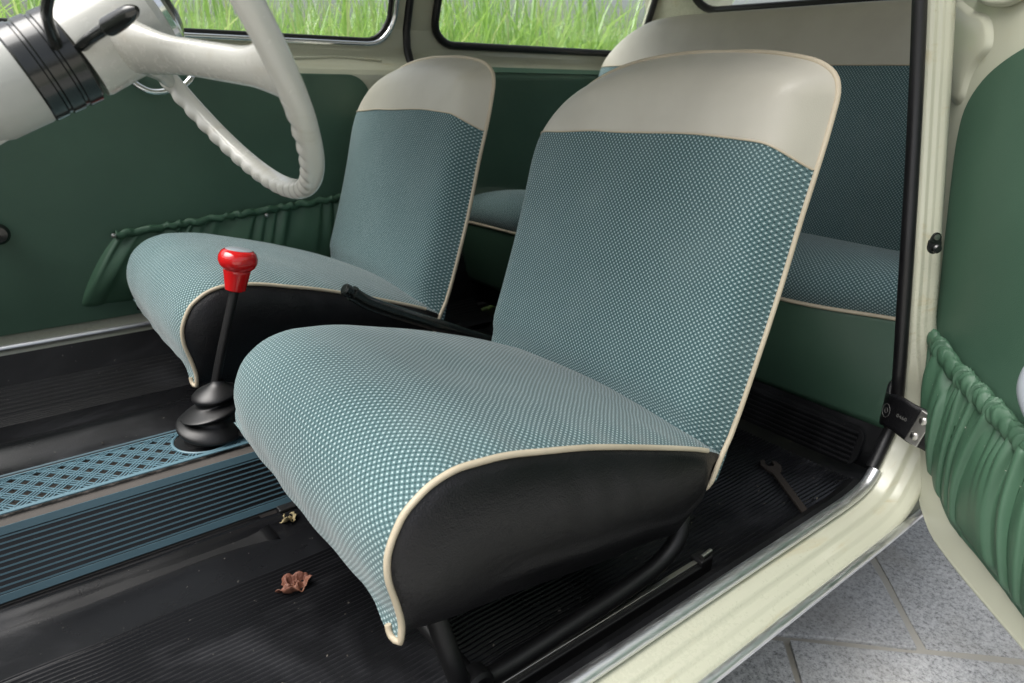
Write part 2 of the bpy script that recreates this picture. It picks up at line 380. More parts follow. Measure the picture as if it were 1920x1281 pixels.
# ================================================================== SETTING
def build_ground():
    # paving base of mortar, slabs on it
    V = [(-40, -40, GR-.0045), (60, -40, GR-.0045), (60, 2.35, GR-.0045), (-40, 2.35, GR-.0045)]
    pav = mesh('paving', V, [(0, 1, 2, 3)], 'mortar', None, False, kind='structure'); pav['label'] = 'sandy mortar bed of the grey stone paving beside the car'
    A0, A1 = on(2, GR, 1460, 1195), on(2, GR, 1920, 1244); B0, B1 = on(2, GR, 1639, 1053), on(2, GR, 1725, 1212)
    C0 = on(2, GR, 1477, 1203)
    ea = (A1-A0)[:2]; ea /= np.linalg.norm(ea); eb = (B0-B1)[:2]; eb /= np.linalg.norm(eb)
    org = A0[:2]
    M2 = np.array([ea, eb]).T
    bu = np.linalg.solve(M2, B1[:2]-org)[0]; cu = np.linalg.solve(M2, C0[:2]-org)[0]
    r = random.Random(3); L, Wd = .52, .40
    for row in range(-3, 5):
        u0 = (bu if row % 2 == 0 else cu)-(.03 if row not in (0, -1) else 0)+(0 if row in (0, -1) else r.uniform(-.12, .12))
        for k in range(-3, 4):
            g = .009; ll = L
            ua, ub = u0+k*ll+g, u0+(k+1)*ll-g; va, vb = row*Wd+g, (row+1)*Wd-g
            j = lambda s=.006: r.uniform(-s, s)
            ctr = org+ea*(ua+ub)/2+eb*(va+vb)/2
            if ctr[1] > 1.2 or ctr[0] < -.6: continue
            poly = []
            for (p, q) in ((ua, va), (ub, va), (ub, vb), (ua, vb)): poly.append((p+j(), q+j()))
            edge = []
            for a in range(4):
                p, q = np.array(poly[a]), np.array(poly[(a+1) % 4])
                for s in range(5): edge.append(tuple(p+(q-p)*s/5+np.array([j(.0022), j(.0022)])*(s > 0)))
            dz = r.uniform(-.003, .003)
            fn = lambda u, v, d, dz=dz: (org[0]+ea[0]*u+eb[0]*v, org[1]+ea[1]*u+eb[1]*v, GR-.011+dz+d)
            o = panel('paving_slab', edge, [], fn, .0065+.004, 'stone', pav)
            bevel(o, .003, 2, 50)
    V = [(-60, 2.3, GR-.02), (80, 2.3, GR-.02), (80, 90, GR-.02), (-60, 90, GR-.02)]
    g = mesh('ground', V, [(0, 1, 2, 3)], 'earth', None, False, kind='structure'); g['label'] = 'green earth beneath the tall grass beyond the car windows'
    # tall grass beyond the windows
    Vg, Fg, tint = [], [], []
    r = np.random.default_rng(11)
    N = 26000
    for i in range(N):
        y = 2.5+3.0*r.random()**1.2; x = r.uniform(.0+.05*y, .95*y+.9) if i % 8 else r.uniform(-.6, .95*y+1.6)
        h = r.uniform(.88, 1.5)*(1+.10*math.sin(x*2.1+y)); wd = r.uniform(.003, .0115); az = r.uniform(0, 2*np.pi); lean = r.uniform(.15, 1.25)
        if i % 7 == 0: wd *= 2.6; h *= .86; lean = r.uniform(.7, 1.5)
        dx, dy = math.cos(az), math.sin(az); px, py = -dy, dx; tt = min(max(r.normal(.45, .24), 0), 1); b = len(Vg)
        for k in range(6):
            t = k/5; z = h*(t-.38*lean*t**3); o = lean*h*.55*t**2.2; ww = wd*(1-t**2.5)+.0003
            for s in (-1, 1): Vg.append((x+dx*o+px*ww*s, y+dy*o+py*ww*s, GR-.03+z)); tint.append(min(1, tt+.18*t))
        for k in range(5): Fg.append((b+2*k, b+2*k+1, b+2*k+3, b+2*k+2))
    o = mesh('tall_grass', Vg, Fg, 'grass', None, True, kind='stuff')
    o['label'] = 'tall green grass seen through the far side windows'; o['category'] = 'grass'
    at = o.data.attributes.new('tint', 'FLOAT', 'POINT'); at.data.foreach_set('value', tint)
build_ground()

# ================================================================== CAR BODY
car = thing('car', 'cream small car with green door cards, black rubber floor and centre tunnel', 'car', (.6, YC, FL))

def yw(z): return 1.515+.032*sstep((z+.006)/.066)-.35*max(0, z-.1)

def build_floor():
    V = [(-.75, .34, FL-.01), (1.10, .34, FL-.01), (1.10, 1.56, FL-.01), (-.75, 1.56, FL-.01)]
    V2 = [(a, b, c-.02) for a, b, c in V]
    mesh('floor_pan', V+V2, [(0, 1, 2, 3), (7, 6, 5, 4), (0, 4, 5, 1), (1, 5, 6, 2), (2, 6, 7, 3), (3, 7, 4, 0)], 'rubber', car, False)
    # ribbed mats: real corrugation, too fine to pick apart
    def ribs(name, x0, x1, y0, y1, pitch, hgt, zf, mat, nx, wave=0.0):
        n = int(round((y1-y0)/pitch)); prof = []
        for i in range(n):
            b = y0+i*pitch
            prof += [(b, 0), (b+.16*pitch, .75), (b+.3*pitch, 1), (b+.5*pitch, 1), (b+.64*pitch, .75), (b+.8*pitch, 0)]
        V, F = [], []
        for k in range(nx+1):
            x = x0+(x1-x0)*k/nx
            for (yy, hh) in prof:
                V.append((x, yy+wave*(vnoise(x*9+3, 1)-.5)+wave*.5*(vnoise(x*31, 2)-.5), zf(x, yy)+hgt*hh))
        m_ = len(prof)
        for k in range(nx):
            for q in range(m_-1): F.append((k*m_+q, (k+1)*m_+q, (k+1)*m_+q+1, k*m_+q+1))
        o = mesh(name, V, F, mat, car, True, kind='stuff'); return o
    und = lambda x, y: FL+.001+.0035*vnoise(x*7+y*5, 4)*sstep((y-.5)*5)
    o = ribs('ribbed_floor_mat', -.45, 1.0, .36, .725, .0064, .0030, und, 'rubber_dusty', 90, .004); o['label'] = 'finely ribbed dusty black rubber mat'
    o = ribs('ribbed_floor_mat', -.45, 1.0, 1.33, 1.50, .0085, .003, lambda x, y: FL+.002+max(0, y-1.40)*.55, 'rubber', 30); o['label'] = 'ribbed black rubber mat beside the far sill'
    # smooth, slightly rippled strip of mat climbing to the tunnel, both sides
    for s in (1, -1):
        def fn(u, v, s=s):
            x = -.5+1.5*u; d = .105+.115*v; z = FL+.006+.012*math.exp(-((v-.12)/.12)**2)-.004*v
            z += .003*vnoise(x*13+v*3, 5)
            return (x, YC-s*d, z)
        grid('mat_border', fn, 60, 14, 'rubber_dusty', car, thick=.002)
    # far floor pressed swage
    def fn(u, v):
        x = -.5+1.4*u; y = 1.14+.22*v
        return (x, y, FL+.003+.022*math.exp(-((v-.45)/.16)**2)+.003*vnoise(x*8+v*4, 8))
    grid('floor_swage', fn, 40, 20, 'rubber_dusty', car)
build_floor()

def build_tunnel():
    tun = box('tunnel', (.2, YC, FL), .01, .01, .005, 'rubber', car, bv=0)
    tun.name = 'tunnel_core'
    sec = [(-.112, FL+.004), (-.105, FL+.022), (-.102, -.566), (-.0605, -.4930), (-.0535, -.4905), (-.04, -.4895), (0, -.489), (.04, -.4895), (.0535, -.4905), (.0605, -.4930), (.102, -.566), (.105, FL+.022), (.112, FL+.004)]
    xs = [-.75, -.3, .3, .8, 1.05]
    V = [(x, YC+a, z-.004) for x in xs for a, z in sec]; n = len(sec)
    F = [(i*n+q, (i+1)*n+q, (i+1)*n+q+1, i*n+q+1) for i in range(len(xs)-1) for q in range(n-1)]
    me_o = mesh('tunnel', V, F, 'under', car, True, sharp=35)
    bpy.data.objects.remove(tun)
    tunnel = me_o
    X0, X1 = -.55, .33
    # ridged side covers: dark backing sheet, two wide bands, thin raised ribs
    for s in (-1, 1):
        a = np.array([0, s*.0615, -.4945]); b = np.array([0, s*.102, -.566]); dr = (b-a)/np.linalg.norm(b-a); nm = np.cross([1., 0, 0], dr); nm = nm if nm[1]*s > 0 else -nm
        Ls = np.linalg.norm(b-a); ctr = np.array([0, YC, 0])
        def pos(f, lift): return ctr+a+dr*Ls*f+nm*lift
        ax = [np.array([1., 0, 0]), dr, nm]
        box('side_cover', pos(.5, .0005)+np.array([(X0+X1)/2, 0, 0]), (X1-X0)/2, Ls*.5, .0012, 'seal', tunnel, ax, 0)
        box('cover_band', pos(.05, .003)+np.array([(X0+X1)/2, 0, 0]), (X1-X0)/2, .0050, .0016, 'teal_dark', tunnel, ax, .0006)
        box('cover_band', pos(.95, .003)+np.array([(X0+X1)/2, 0, 0]), (X1-X0)/2, .0046, .0016, 'teal_dark', tunnel, ax, .0006)
        rib0 = None
        for k in range(10):
            f = .135+.735*k/9; c = pos(f, .0028)+np.array([(X0+X1)/2, 0, 0])
            if rib0 is None:
                rib0 = box('cover_rib', c, (X1-X0)/2, .00105, .0013, 'teal_dark', tunnel, ax, 0); c0 = c
            else:
                o = rib0.copy(); COL.objects.link(o); o.location = Vector(rib0.location)+Vector(c-c0)
    # loose rubber flap hanging below the ridged cover
    def fl(u, v):
        x = -.55+.765*u+.012*v*u; e = .004*vnoise(x*12, 9)
        y = YC-.104-.052*v; z = -.568-.006*v-.012*v*v+e*v+.004*sstep((u-.97)/.03)*v
        return (x, y, z)
    grid('rubber_flap', fl, 50, 8, 'rubber', tunnel, thick=.0025)
    # pierced lattice cover on top
    y0, y1 = YC-.041, YC+.048; gx, gy, gr = .187, YC+.005, .043
    def top(x, y, l): return (x, y, -.4885-.9*(max(0, abs(y-YC)-.03))**2*8+l)
    geos = []
    def strip(p, q, wd, l):
        p = np.array(p); q = np.array(q); L_ = np.linalg.norm(q-p)
        if L_ < .003: return
        d = (q-p)/L_; nn = np.array([-d[1], d[0]])*wd/2; k = max(1, int(L_/.02)); V = []; F = []
        for i in range(k+1):
            c = p+d*L_*i/k
            for s in (-1, 1):
                for zz in (-.0014, 0): V.append(top(*(c+nn*s), l+zz))
        for i in range(k):
            o = i*4; F += [(o, o+4, o+5, o+1), (o+1, o+5, o+7, o+3), (o+3, o+7, o+6, o+2)]
        geos.append((V, F))
    def cutstrip(p, q, wd, l):
        p, q = np.array(p), np.array(q); d = q-p; f = p-np.array([gx, gy]); A = d@d; B = 2*f@d; C = f@f-gr*gr; D = B*B-4*A*C
        if D <= 0: strip(p, q, wd, l); return
        t0, t1 = (-B-D**.5)/(2*A), (-B+D**.5)/(2*A)
        if t1 < 0 or t0 > 1: strip(p, q, wd, l); return
        if t0 > 0: strip(p, p+d*t0, wd, l)
        if t1 < 1: strip(p+d*t1, q, wd, l)
    pit = .0276; XA, XB = -.5, .42
    for sgn, lift in ((1, .0022), (-1, .0018)):
        k = XA-.12
        while k < XB+.02:
            for o in (-.0057, 0, .0057):
                xa, xb = k+o, k+o+(y1-y0)*.95
                cutstrip((xa, y0 if sgn > 0 else y1), (xb, y1 if sgn > 0 else y0), .0018, lift)
            k += pit
    strip((XA, y0), (XB, y0), .0052, .0026); strip((XA, y1), (XB, y1), .0052, .0026)
    V, F = merge(geos)
    o = mesh('lattice_cover', V, F, 'teal', tunnel, False, kind='stuff'); o['label'] = 'pale teal pierced lattice cover of diagonal strips'
    a = np.linspace(0, 2*np.pi, 48, endpoint=False)
    tube('hole_ring', [top(gx+gr*math.cos(t), gy+gr*math.sin(t), .0015) for t in a], .0021, 'teal', tunnel, 6, True)
    lathe('hole_plate', [(.040, -.0005), (.040, .0004), (0, .0006)], top(gx, gy, 0), (0, 0, 1), 'seal', tunnel)
build_tunnel()

# near door opening: sill and B pillar share one swept jamb
path_px = [(-260, 2190, .331), (300, 1800, .331), (800, 1465, .331), (1200, 1197, .331), (1400, 1064, .331), (1530, 978, .331), (1590, 937, .331), (1622, 908, .331), (1640, 878, .331), (1657, 842, .331), (1676, 800, .331), (1686, 755, .332), (1692, 690, .334), (1698, 600, .338), (1706, 480, .349), (1714, 350, .366), (1722, 200, .385), (1727, 90, .397), (1731, -20, .408), (1736, -180, .426), (1741, -340, .446)]
jamb = crom([on(1, c, u, v) for u, v, c in path_px], 150)
def jframe(P):
    T = np.gradient(P, axis=0); T /= np.linalg.norm(T, axis=1, keepdims=True)
    out = np.array([0, -1., 0]); O = out-T*(T@out)[:, None]; O /= np.linalg.norm(O, axis=1, keepdims=True)
    Nn = np.cross(O, T); return T, O, Nn            # Nn points away from the opening (down at the sill, rearward at the pillar)
JT, JO, JN = jframe(jamb)
if JN[10][2] > 0: JN = -JN
def sweep(name, prof, i0, i1, mat, parent, sharp=35, bv=0, closed=False):
    V, F = [], []; n = len(prof); idx = list(range(i0, i1))
    for i in idx:
        pf = 1-.60*sstep((jamb[i][2]+.44)/.16)
        for (o, d) in prof: V.append(jamb[i]+JO[i]*(o*pf if o > .007 else o)+JN[i]*d)
    for k in range(len(idx)-1):
        for q in range(n if closed else n-1): F.append((k*n+q, k*n+(q+1) % n, (k+1)*n+(q+1) % n, (k+1)*n+q))
    if closed: F.append(tuple(range(n-1, -1, -1))); F.append(tuple((len(idx)-1)*n+q for q in range(n)))
    return mesh(name, V, F, mat, parent, True, sharp=sharp)
def build_jamb():
    n = len(jamb)
    ic = max(i for i in range(n) if jamb[i][2] < -.478 and jamb[i][0] < .90)       # where the chrome strip ends
    prof2 = [(-.007, .075), (-.006, .006), (.006, .0065), (.009, .0068), (.0225, .0085), (.0245, .0092), (.0262, .0112), (.0285, .0138), (.0305, .0146), (.0380, .0158), (.0400, .0168), (.0422, .0192), (.0444, .0206), (.0505, .0222), (.0540, .0250), (.0558, .030), (.0530, .036), (.03, .05)]
    sill = sweep('door_jamb', prof2, 0, n, 'paint', car, sharp=50)
    sweep('sill_strip', [(.0078*math.cos(t)*1.05+.0015, .0070*math.sin(t)-.0005) for t in np.linspace(0, 2*np.pi, 14, endpoint=False)], 0, ic+1, 'alu', car, closed=True, sharp=60)
    sweep('door_seal', [(.0082*math.cos(t)-.003, .0078*math.sin(t)-.001) for t in np.linspace(0, 2*np.pi, 14, endpoint=False)], ic, n, 'seal', car, closed=True, sharp=60)
    # chrome trim along the outer lower edge of the body, with the dark gap above it
    sill_n = [i for i in range(n) if jamb[i][0] < .93 and jamb[i][2] < -.47]
    x0, x1 = jamb[0][0], .955
    P = [(x, YC-.6625+.0012*math.sin(x*3), -.5465+.004*sstep((x-.80)/.15)) for x in np.linspace(x0, x1, 40)]
    tube('outer_trim', P, .0058, 'alu', car, 12)
    V, F = [], []
    pr = [(.050, -.556), (.03, -.568), (.0, -.585), (-.04, -.60), (-.1, -.62)]
    for x in np.linspace(x0, 1.3, 30):
        for o, z in pr: V.append((x, .331-o, z))
    F = [(k*5+q, (k+1)*5+q, (k+1)*5+q+1, k*5+q+1) for k in range(29) for q in range(4)]
    mesh('sill_outer_panel', V, F, 'paint', car, True)
    # black mat edge folded up to the strip
    sweep('mat_edge', [(-.0045, .000), (-.016, .001), (-.030, .013), (-.040, .045), (-.050, .075)], 0, ic-1, 'rubber', car)
    # near rear quarter behind the pillar, mirror of the far one
    qw = rrect(1.16, .05, 1.68, .40, [.055, .045, .06, .06])
    panel('quarter_panel', [(1.13, -.52), (2.05, -.52), (2.05, .42), (1.13, .42)], [qw], lambda u, v, d: (u, 2*YC-yw(v)+.022+d, v), .01, 'paint', car, cuts=[-.05+.02*i for i in range(24)])
    panel('quarter_card', rrect(1.125, -.58, 1.62, .024, .02), [], lambda u, v, d: (u, 2*YC-yw(v)+.034+d, v), .008, 'green_vinyl', car, cuts=[-.05+.02*i for i in range(5)])
    # courtesy switch on the pillar
    nrm = np.array([-.55, -.83, 0]); nrm /= np.linalg.norm(nrm)
    c = on(1, .337, 1751, 458)*.965
    sw = thing('door_switch', 'small black oval courtesy light switch on the cream pillar', 'switch', c)
    e1 = np.cross([0, 0, 1.], nrm); e1 /= np.linalg.norm(e1)
    out = [((.0085 if a < math.pi or True else 0)*math.cos(a)*(1.0 if math.sin(a) < .2 else .8), .0105*math.sin(a)+(.004 if math.sin(a) > 0 else -.001)) for a in np.linspace(0, 2*np.pi, 28, endpoint=False)]
    panel('backing_plate', out, [], lambda u, v, d: c+e1*u+np.array([0, 0, v])+nrm*d, .0025, 'bakelite', sw, bv=.0008)
    lathe('button', [(.0055, 0), (.0055, .006), (.004, .008), (0, .0085)], c+np.array([0, 0, -.004])+nrm*.0022, nrm, 'bakelite', sw, 20)
    lathe('screw', [(.0035, 0), (.0035, .0012), (0, .0016)], c+np.array([0, 0, .009])+nrm*.0022, nrm, 'steel', sw, 16)
build_jamb()

# ------------------------------------------------------------------ far side wall, roof, tail
def wall_fn(off): return lambda u, v, d: (u, yw(v)-off-d, v)
CUTS = [-.01+.01*i for i in range(9)]+[.1+.03*i for i in range(11)]
def build_far_side():
    # body around the rear quarter window and the pillar
    qw = rrect(.955, .074, 1.68, .40, [.055, .045, .06, .06])
    outer = [(.882, -.52), (2.05, -.52), (2.05, .42), (.882, .42)]
    side = panel('quarter_panel', outer, [qw], wall_fn(-.012), .012, 'paint', car, cuts=CUTS)
    loop = [wall_fn(.006)(u, v, 0) for u, v in rrect(.952, .071, 1.683, .403, [.055, .045, .06, .06])]
    lp = crom(loop, 160, True)
    tube('quarter_window_seal', lp, .0095, 'seal', car, 10, True)
    panel('quarter_window_pane', rrect(.95, .07, 1.685, .40, .05), [], wall_fn(-.006), .003, 'glass', car)
    P = [wall_fn(.004)(.877, z, 0) for z in np.linspace(-.52, .42, 30)]
    tube('pillar_seal', P, .0105, 'seal', car, 10)
    panel('quarter_card', rrect(.935, -.52, 1.62, .024, [.02, .02, .03, .03]), [], wall_fn(.0), .012, 'green_vinyl', car, cuts=CUTS, bv=.004)
    P = [wall_fn(.013)(x, .012, 0) for x in np.linspace(.94, 1.61, 12)]
    tube('card_welt', P, .0022, 'green_vinyl', car, 6)
    # far sill
    V, F = [], []
    pr = [(1.47, FL+.01), (1.505, -.50), (1.512, -.487), (1.53, -.480), (1.545, -.476), (1.56, -.474)]
    for x in (-.7, .9):
        for y, z in pr: V.append((x, y, z))
    n = len(pr); F = [(q, q+1, n+q+1, n+q) for q in range(n-1)]
    mesh('far_sill', V, F, 'paint', car, True, sharp=20)
    P = [(x, 1.508, -.489) for x in np.linspace(-.6, .9, 8)]
    tube('far_sill_strip', P, .0065, 'alu', car, 10)
    # sill flank rubber
    mesh('far_sill_mat', [(-.6, 1.495, -.498), (.9, 1.495, -.498), (.9, 1.46, FL+.03), (-.6, 1.46, FL+.03)], [(0, 1, 2, 3)], 'rubber', car, False)
    # roof, tail panel with rear window, front of the cabin: out of the frame but they close the cabin to the light
    def rf(x, e, d):
        u = (x-.02)/1.75; z = .45-.10*abs(e)**3.2-.03*sstep((u-.72)/.28)-.05*(1-sstep(u/.25))
        return (x, YC+.53*e, z+d)
    panel('roof', [(.02, -1), (1.77, -1), (1.77, 1), (.02, 1)], [], rf, .012, 'lining', car, cuts=[-.9+.15*i for i in range(13)], ucuts=[.1+.1*i for i in range(17)])
    rw = rrect(-.46, .186, .46, .408, .07)
    def tail(u, v, d): return (1.80-.30*(v-.1)-.05*abs(u/.5)**3+d, YC+u, v)
    panel('tail_panel', [(-.60, -.45), (.60, -.45), (.60, .42), (-.60, .42)], [rw], tail, .01, 'paint', car, cuts=[.0, .1, .2, .3], ucuts=[-.5, -.4, -.2, 0, .2, .4, .5])
    loop = crom([tail(u, v, -.004) for u, v in rw], 120, True)
    tube('rear_window_seal', loop, .011, 'seal', car, 8, True)
    panel('rear_window_pane', rrect(-.465, .181, .465, .413, .07), [], tail, .003, 'glass', car)
    def shelf(u, v): return (1.50+.28*u, .40+1.08*v, .02+.06*u)
    grid('parcel_shelf', shelf, 4, 6, 'lining', car, thick=.006)
    # scuttle and dashboard ahead of the wheel
    def dash(u, v): return (-.42-.22*(v-.5)**2+.0*u, .36+1.15*u, FL+.02+.60*v)
    grid('bulkhead', dash, 8, 10, 'paint_door', car, thick=.01)
    for s_ in (1,):
        def arch(u, v, s_=s_):
            a = math.pi*.5*v; return (.70+.42*u, YC+s_*(.535+.05*(1-math.cos(a))*.2+.07*(1-v)*0)-s_*.055*math.sin(math.pi*min(1, u*1.0))*.6+s_*.05*v, FL-.005+.17*v)
        grid('rear_side_trim', arch, 16, 8, 'rubber', car, thick=.004)
    # rear heel board and ribbed riser under the back seat
    def heel(u, v): return (1.075-.035*(1-v), .36+1.16*u, FL+.01+.115*v)
    grid('heel_board', heel, 10, 4, 'rubber', car, thick=.004)
    panel('ribbed_riser', rrect(.408, -.573, 1.30, -.512, .018), [], lambda u, v, d: (1.046-.02*((-.512-v)/.061)-d, u, v), .006, 'rubber', car, bv=.003)
    r0 = None
    for k in range(7):
        z = -.566+.0078*k; c = np.array([1.042-.02*((-.512-z)/.061)-.006, .848, z])
        if r0 is None: r0 = box('riser_rib', c, .0024, .432, .0021, 'rubber', car, None, .0012); c0 = c
        else: o = r0.copy(); COL.objects.link(o); o.location = Vector(c-c0)
build_far_side()

# ------------------------------------------------------------------ far door
def build_far_door():
    win = rrect(-.45, .069, .836, .36, [.06, .065, .06, .06])
    outer = rrect(-.62, -.485, .872, .41, [.02, .05, .05, .02])
    d = panel('door', outer, [win], wall_fn(-.006), .012, 'paint', car, cuts=CUTS); d['label'] = 'closed far side door with dark green card, gathered pocket and chrome pull handle'
    tube('window_frame', crom([wall_fn(.011)(u, v, 0) for u, v in rrect(-.46, .064, .841, .366, [.06, .068, .06, .06])], 200, True), .0062, 'chrome', d, 10, True)
    tube('window_rubber', crom([wall_fn(.004)(u, v, 0) for u, v in rrect(-.45, .073, .830, .357, [.06, .06, .06, .06])], 200, True), .0055, 'seal', d, 8, True)
    panel('window_pane', rrect(-.46, .06, .844, .37, .05), [], wall_fn(-.003), .003, 'glass', d)
    card = panel('door_card', rrect(-.55, -.463, .758, .000, [.09, .05, .055, .03]), [], wall_fn(.005), .007, 'green_vinyl', d, cuts=CUTS, bv=.004)
    # pressed bead under the window
    P = [wall_fn(.0065)(x, .030+.006*math.exp(-((x-.70)/.06)**2), 0) for x in np.linspace(-.4, .80, 30)]
    tube('pressed_bead', P, .003, 'paint', d, 6)
    # gathered pocket
    def topz(x): return -.301+.068*(x-.2)
    def pk(u, v):
        xt = .195+.56*u; xl = .095+.66*u; x = xt+(xl-xt)*v**.8
        z = topz(xt)*(1-v)+(-.446)*v
        ph = u*15+.5*math.sin(u*23)+.3*v; k = math.floor(ph); f = ph-k; f = sstep(f/.7) if f < .7 else 1-sstep((f-.7)/.3); amp = .0070*(1-.65*v**.7)*(.35+vnoise(k*1.0, 3))
        off = (.013+.014*math.sin(math.pi*min(v*1.15, 1))+amp*f)*(.12+.88*sstep(u*30))*(1-.9*sstep((v-.86)/.14))
        return (x, 1.515-off, z+.003*(1-v)*math.sin(u*74+.6))
    pocket = grid('pocket', pk, 260, 26, 'green_cloth', d, thick=-.0015)
    def hem(u, v):
        xt = .195+.56*u; a = v*2*math.pi; rr = .0075+.0020*math.sin(u*120+1.8*math.sin(u*31)+1.5*math.sin(a))
        return (xt+.002*math.sin(u*120+a), 1.515-.021-.0022*math.sin(u*74)+rr*math.cos(a)*.75, topz(xt)+.004+rr*math.sin(a))
    grid('elastic_hem', hem, 260, 10, 'green_cloth', d)
    for (u, v) in ((213, 442), (500, 404)):
        p = on(1, 1.485, u, v); lathe('stud', [(.0048, 0), (.0045, .002), (.002, .0035), (0, .004)], p, (0, -1, 0), 'steel', d, 14)
    # chrome pull handle
    hp = [on(1, 1.510, 365, 122), on(1, 1.490, 361, 135), on(1, 1.465, 358, 146), on(1, 1.457, 345, 160), on(1, 1.455, 315, 170), on(1, 1.455, 285, 172), on(1, 1.457, 258, 160), on(1, 1.465, 245, 147), on(1, 1.490, 240, 135), on(1, 1.510, 236, 122)]
    h = tube('pull_handle', crom(hp, 60), .0052, 'chrome', d, 12, flat=1.4)
    for (u, v) in ((357, 124), (236, 128)):
        p = on(1, 1.500, u, v); box('handle_foot', p, .011, .008, .014, 'chrome', d, None, .004)
    lathe('handle_screw', [(.0042, 0), (.004, .002), (0, .003)], on(1, 1.490, 354, 119), (0, -1, 0), 'rust', d, 14)
    # dark knob of the window winder at the left edge of the view
    p = on(1, 1.475, -4, 441)
    wd = lathe('winder_knob', [(.012, 0), (.018, .004), (.019, .012), (.014, .02), (0, .021)], p+np.array([0, .02, 0]), (0, -1, 0), 'bakelite', d, 24)
build_far_door()

# ------------------------------------------------------------------ near door, swung open
def build_near_door():
    zb = -.55; p0 = on(2, zb, 1745, 1010); dr = np.array([-.64, -.768, 0]); dr /= np.linalg.norm(dr)
    nm = np.array([dr[1], -dr[0], 0])                                  # towards the camera / cabin side
    if np.dot(nm, -p0) < 0: nm = -nm
    up = np.array([0, 0, 1.])
    def uv(px): q = on_plane(p0, nm, *px)-p0; return (float(q@dr), float(q[2]+p0[2]))
    def fn(off): return lambda u, v, d: p0+dr*u+np.array([0, 0, v])+nm*(off+d) - np.array([0, 0, p0[2]])*0
    def W(u, z, o): return np.array([p0[0], p0[1], 0])+dr*u+up*z+nm*o
    edge_px = [(1778, -160), (1778, 0), (1779, 150), (1778, 225), (1769, 345), (1763, 480), (1755, 575), (1746, 653), (1737, 735), (1722, 800), (1716, 840), (1717, 893), (1723, 935), (1734, 972), (1748, 1005), (1770, 1036), (1800, 1075), (1860, 1146), (1920, 1216), (1990, 1300)]
    E_ = [uv(p) for p in edge_px]
    card_px = [(2010, 62), (1960, 76), (1920, 96), (1882, 122), (1852, 150), (1827, 185), (1812, 220), (1801, 270), (1793, 330), (1785, 400), (1776, 480), (1768, 560), (1758, 640), (1754, 724), (1757, 809), (1762, 879), (1768, 927), (1785, 972), (1804, 1000), (1859, 1065), (1920, 1146), (1980, 1225)]
    C_ = [uv(p) for p in card_px]
    LEN = .86
    eu = [tuple(x) for x in crom(E_, 70)]
    outer = eu+[(LEN-.06, eu[-1][1]), (LEN, eu[-1][1]+.06), (LEN, eu[0][1])]
    wf = lambda off: (lambda u, v, dd: W(u, v, off+dd))
    d = panel('door', outer, [], wf(-.034), .034, 'paint_door', car, bv=.006); d['label'] = 'open near door with cream frame, green card and gathered green pocket'
    # rounded rolled edge and black weather strip
    tube('rolled_edge', [W(u, z, -.005) for u, z in eu], .0055, 'paint_door', d, 10)
    tube('weather_strip', [W(u-.006, z-.006, -.026) for u, z in eu if z < -.40], .006, 'seal', d, 8)
    cu = [tuple(x) for x in crom(C_, 90)]
    card = panel('door_card', cu+[(LEN-.1, cu[-1][1]), (LEN-.05, cu[-1][1]+.05), (LEN-.05, cu[0][1])], [], wf(.0), .006, 'green_vinyl', d, bv=.003)
    # embossed pressing
    em_px = [(1800, 5), (1812, 14), (1830, 27), (1848, 33), (1857, 48), (1859, 72), (1855, 92), (1838, 112), (1825, 132), (1815, 158), (1808, 180), (1798, 190), (1787, 181), (1785, 150), (1786, 100), (1788, 45), (1791, 12)]
    em = crom([uv(p) for p in em_px], 60, True); ec = em.mean(0)
    V, F = [], []; n = 60
    for k, (s, o) in enumerate(((1.10, -.0005), (1.03, .0018), (.97, .0048), (.88, .0058), (.5, .0060))):
        for q in em: pt = ec+(q-ec)*s; V.append(W(pt[0], pt[1], o))
    for k in range(4):
        for q in range(n): F.append((k*n+q, k*n+(q+1) % n, (k+1)*n+(q+1) % n, (k+1)*n+q))
    F.append(tuple(4*n+q for q in range(n)))
    mesh('embossed_swage', V, F, 'paint_door', d, True)
    # window channel lip at the top
    lp = crom([uv(p) for p in ((1840, -12), (1858, 0), (1880, 3), (1905, 0), (1930, -14))], 20)
    tube('window_lip', [W(a, b, .004) for a, b in lp], .006, 'paint_door', d, 8)
    # pocket with gathered elastic top: folds fan downwards
    top_px = [(1764, 618), (1790, 652), (1820, 690), (1860, 732), (1900, 772), (1960, 832), (2030, 900)]
    T_ = crom([uv(p) for p in top_px], 200)
    bot_px = [(1757, 800), (1761, 872), (1768, 925), (1800, 993), (1855, 1060), (1920, 1144), (1980, 1222)]
    B_ = crom([uv(p) for p in bot_px], 200)
    nU = 199
    def pk(u, v):
        i = u*nU; a = T_[int(i)]+(T_[min(int(i)+1, nU)]-T_[int(i)])*(i-int(i)); b = B_[int(i)]+(B_[min(int(i)+1, nU)]-B_[int(i)])*(i-int(i))
        p = a*(1-v)+b*v
        ph = 8.2*u+.42*math.sin(u*15)+.9*v*u+.22*math.sin(4*v+u*9); k = math.floor(ph); f = ph-k
        w_ = .80+.10*vnoise(k+.5, 21); prof_ = sstep(f/w_)**.8 if f < w_ else 1-sstep((f-w_)/(1-w_))
        fold = prof_*(.35+.95*vnoise(k*1.0, 22)); amp = .0125*(1-.45*v)*sstep(v/.05+.25)
        o = .006+.016*math.sin(math.pi*min(1, v*1.05))**.7*sstep(u*7+.1)+amp*fold*sstep(u*12)
        o += .0034*math.exp(-v*5)*math.sin(u*95+2.5*math.sin(u*19)+2*v)*sstep(u*10)+.0012*math.sin(u*33+v*7+2*math.sin(v*5))*sstep(u*8)
        o = o*(1-.85*sstep((v-.86)/.14))+.003
        return W(p[0], p[1], o)
    pocket = grid('pocket', pk, 420, 60, 'green_cloth', d, thick=-.0015)
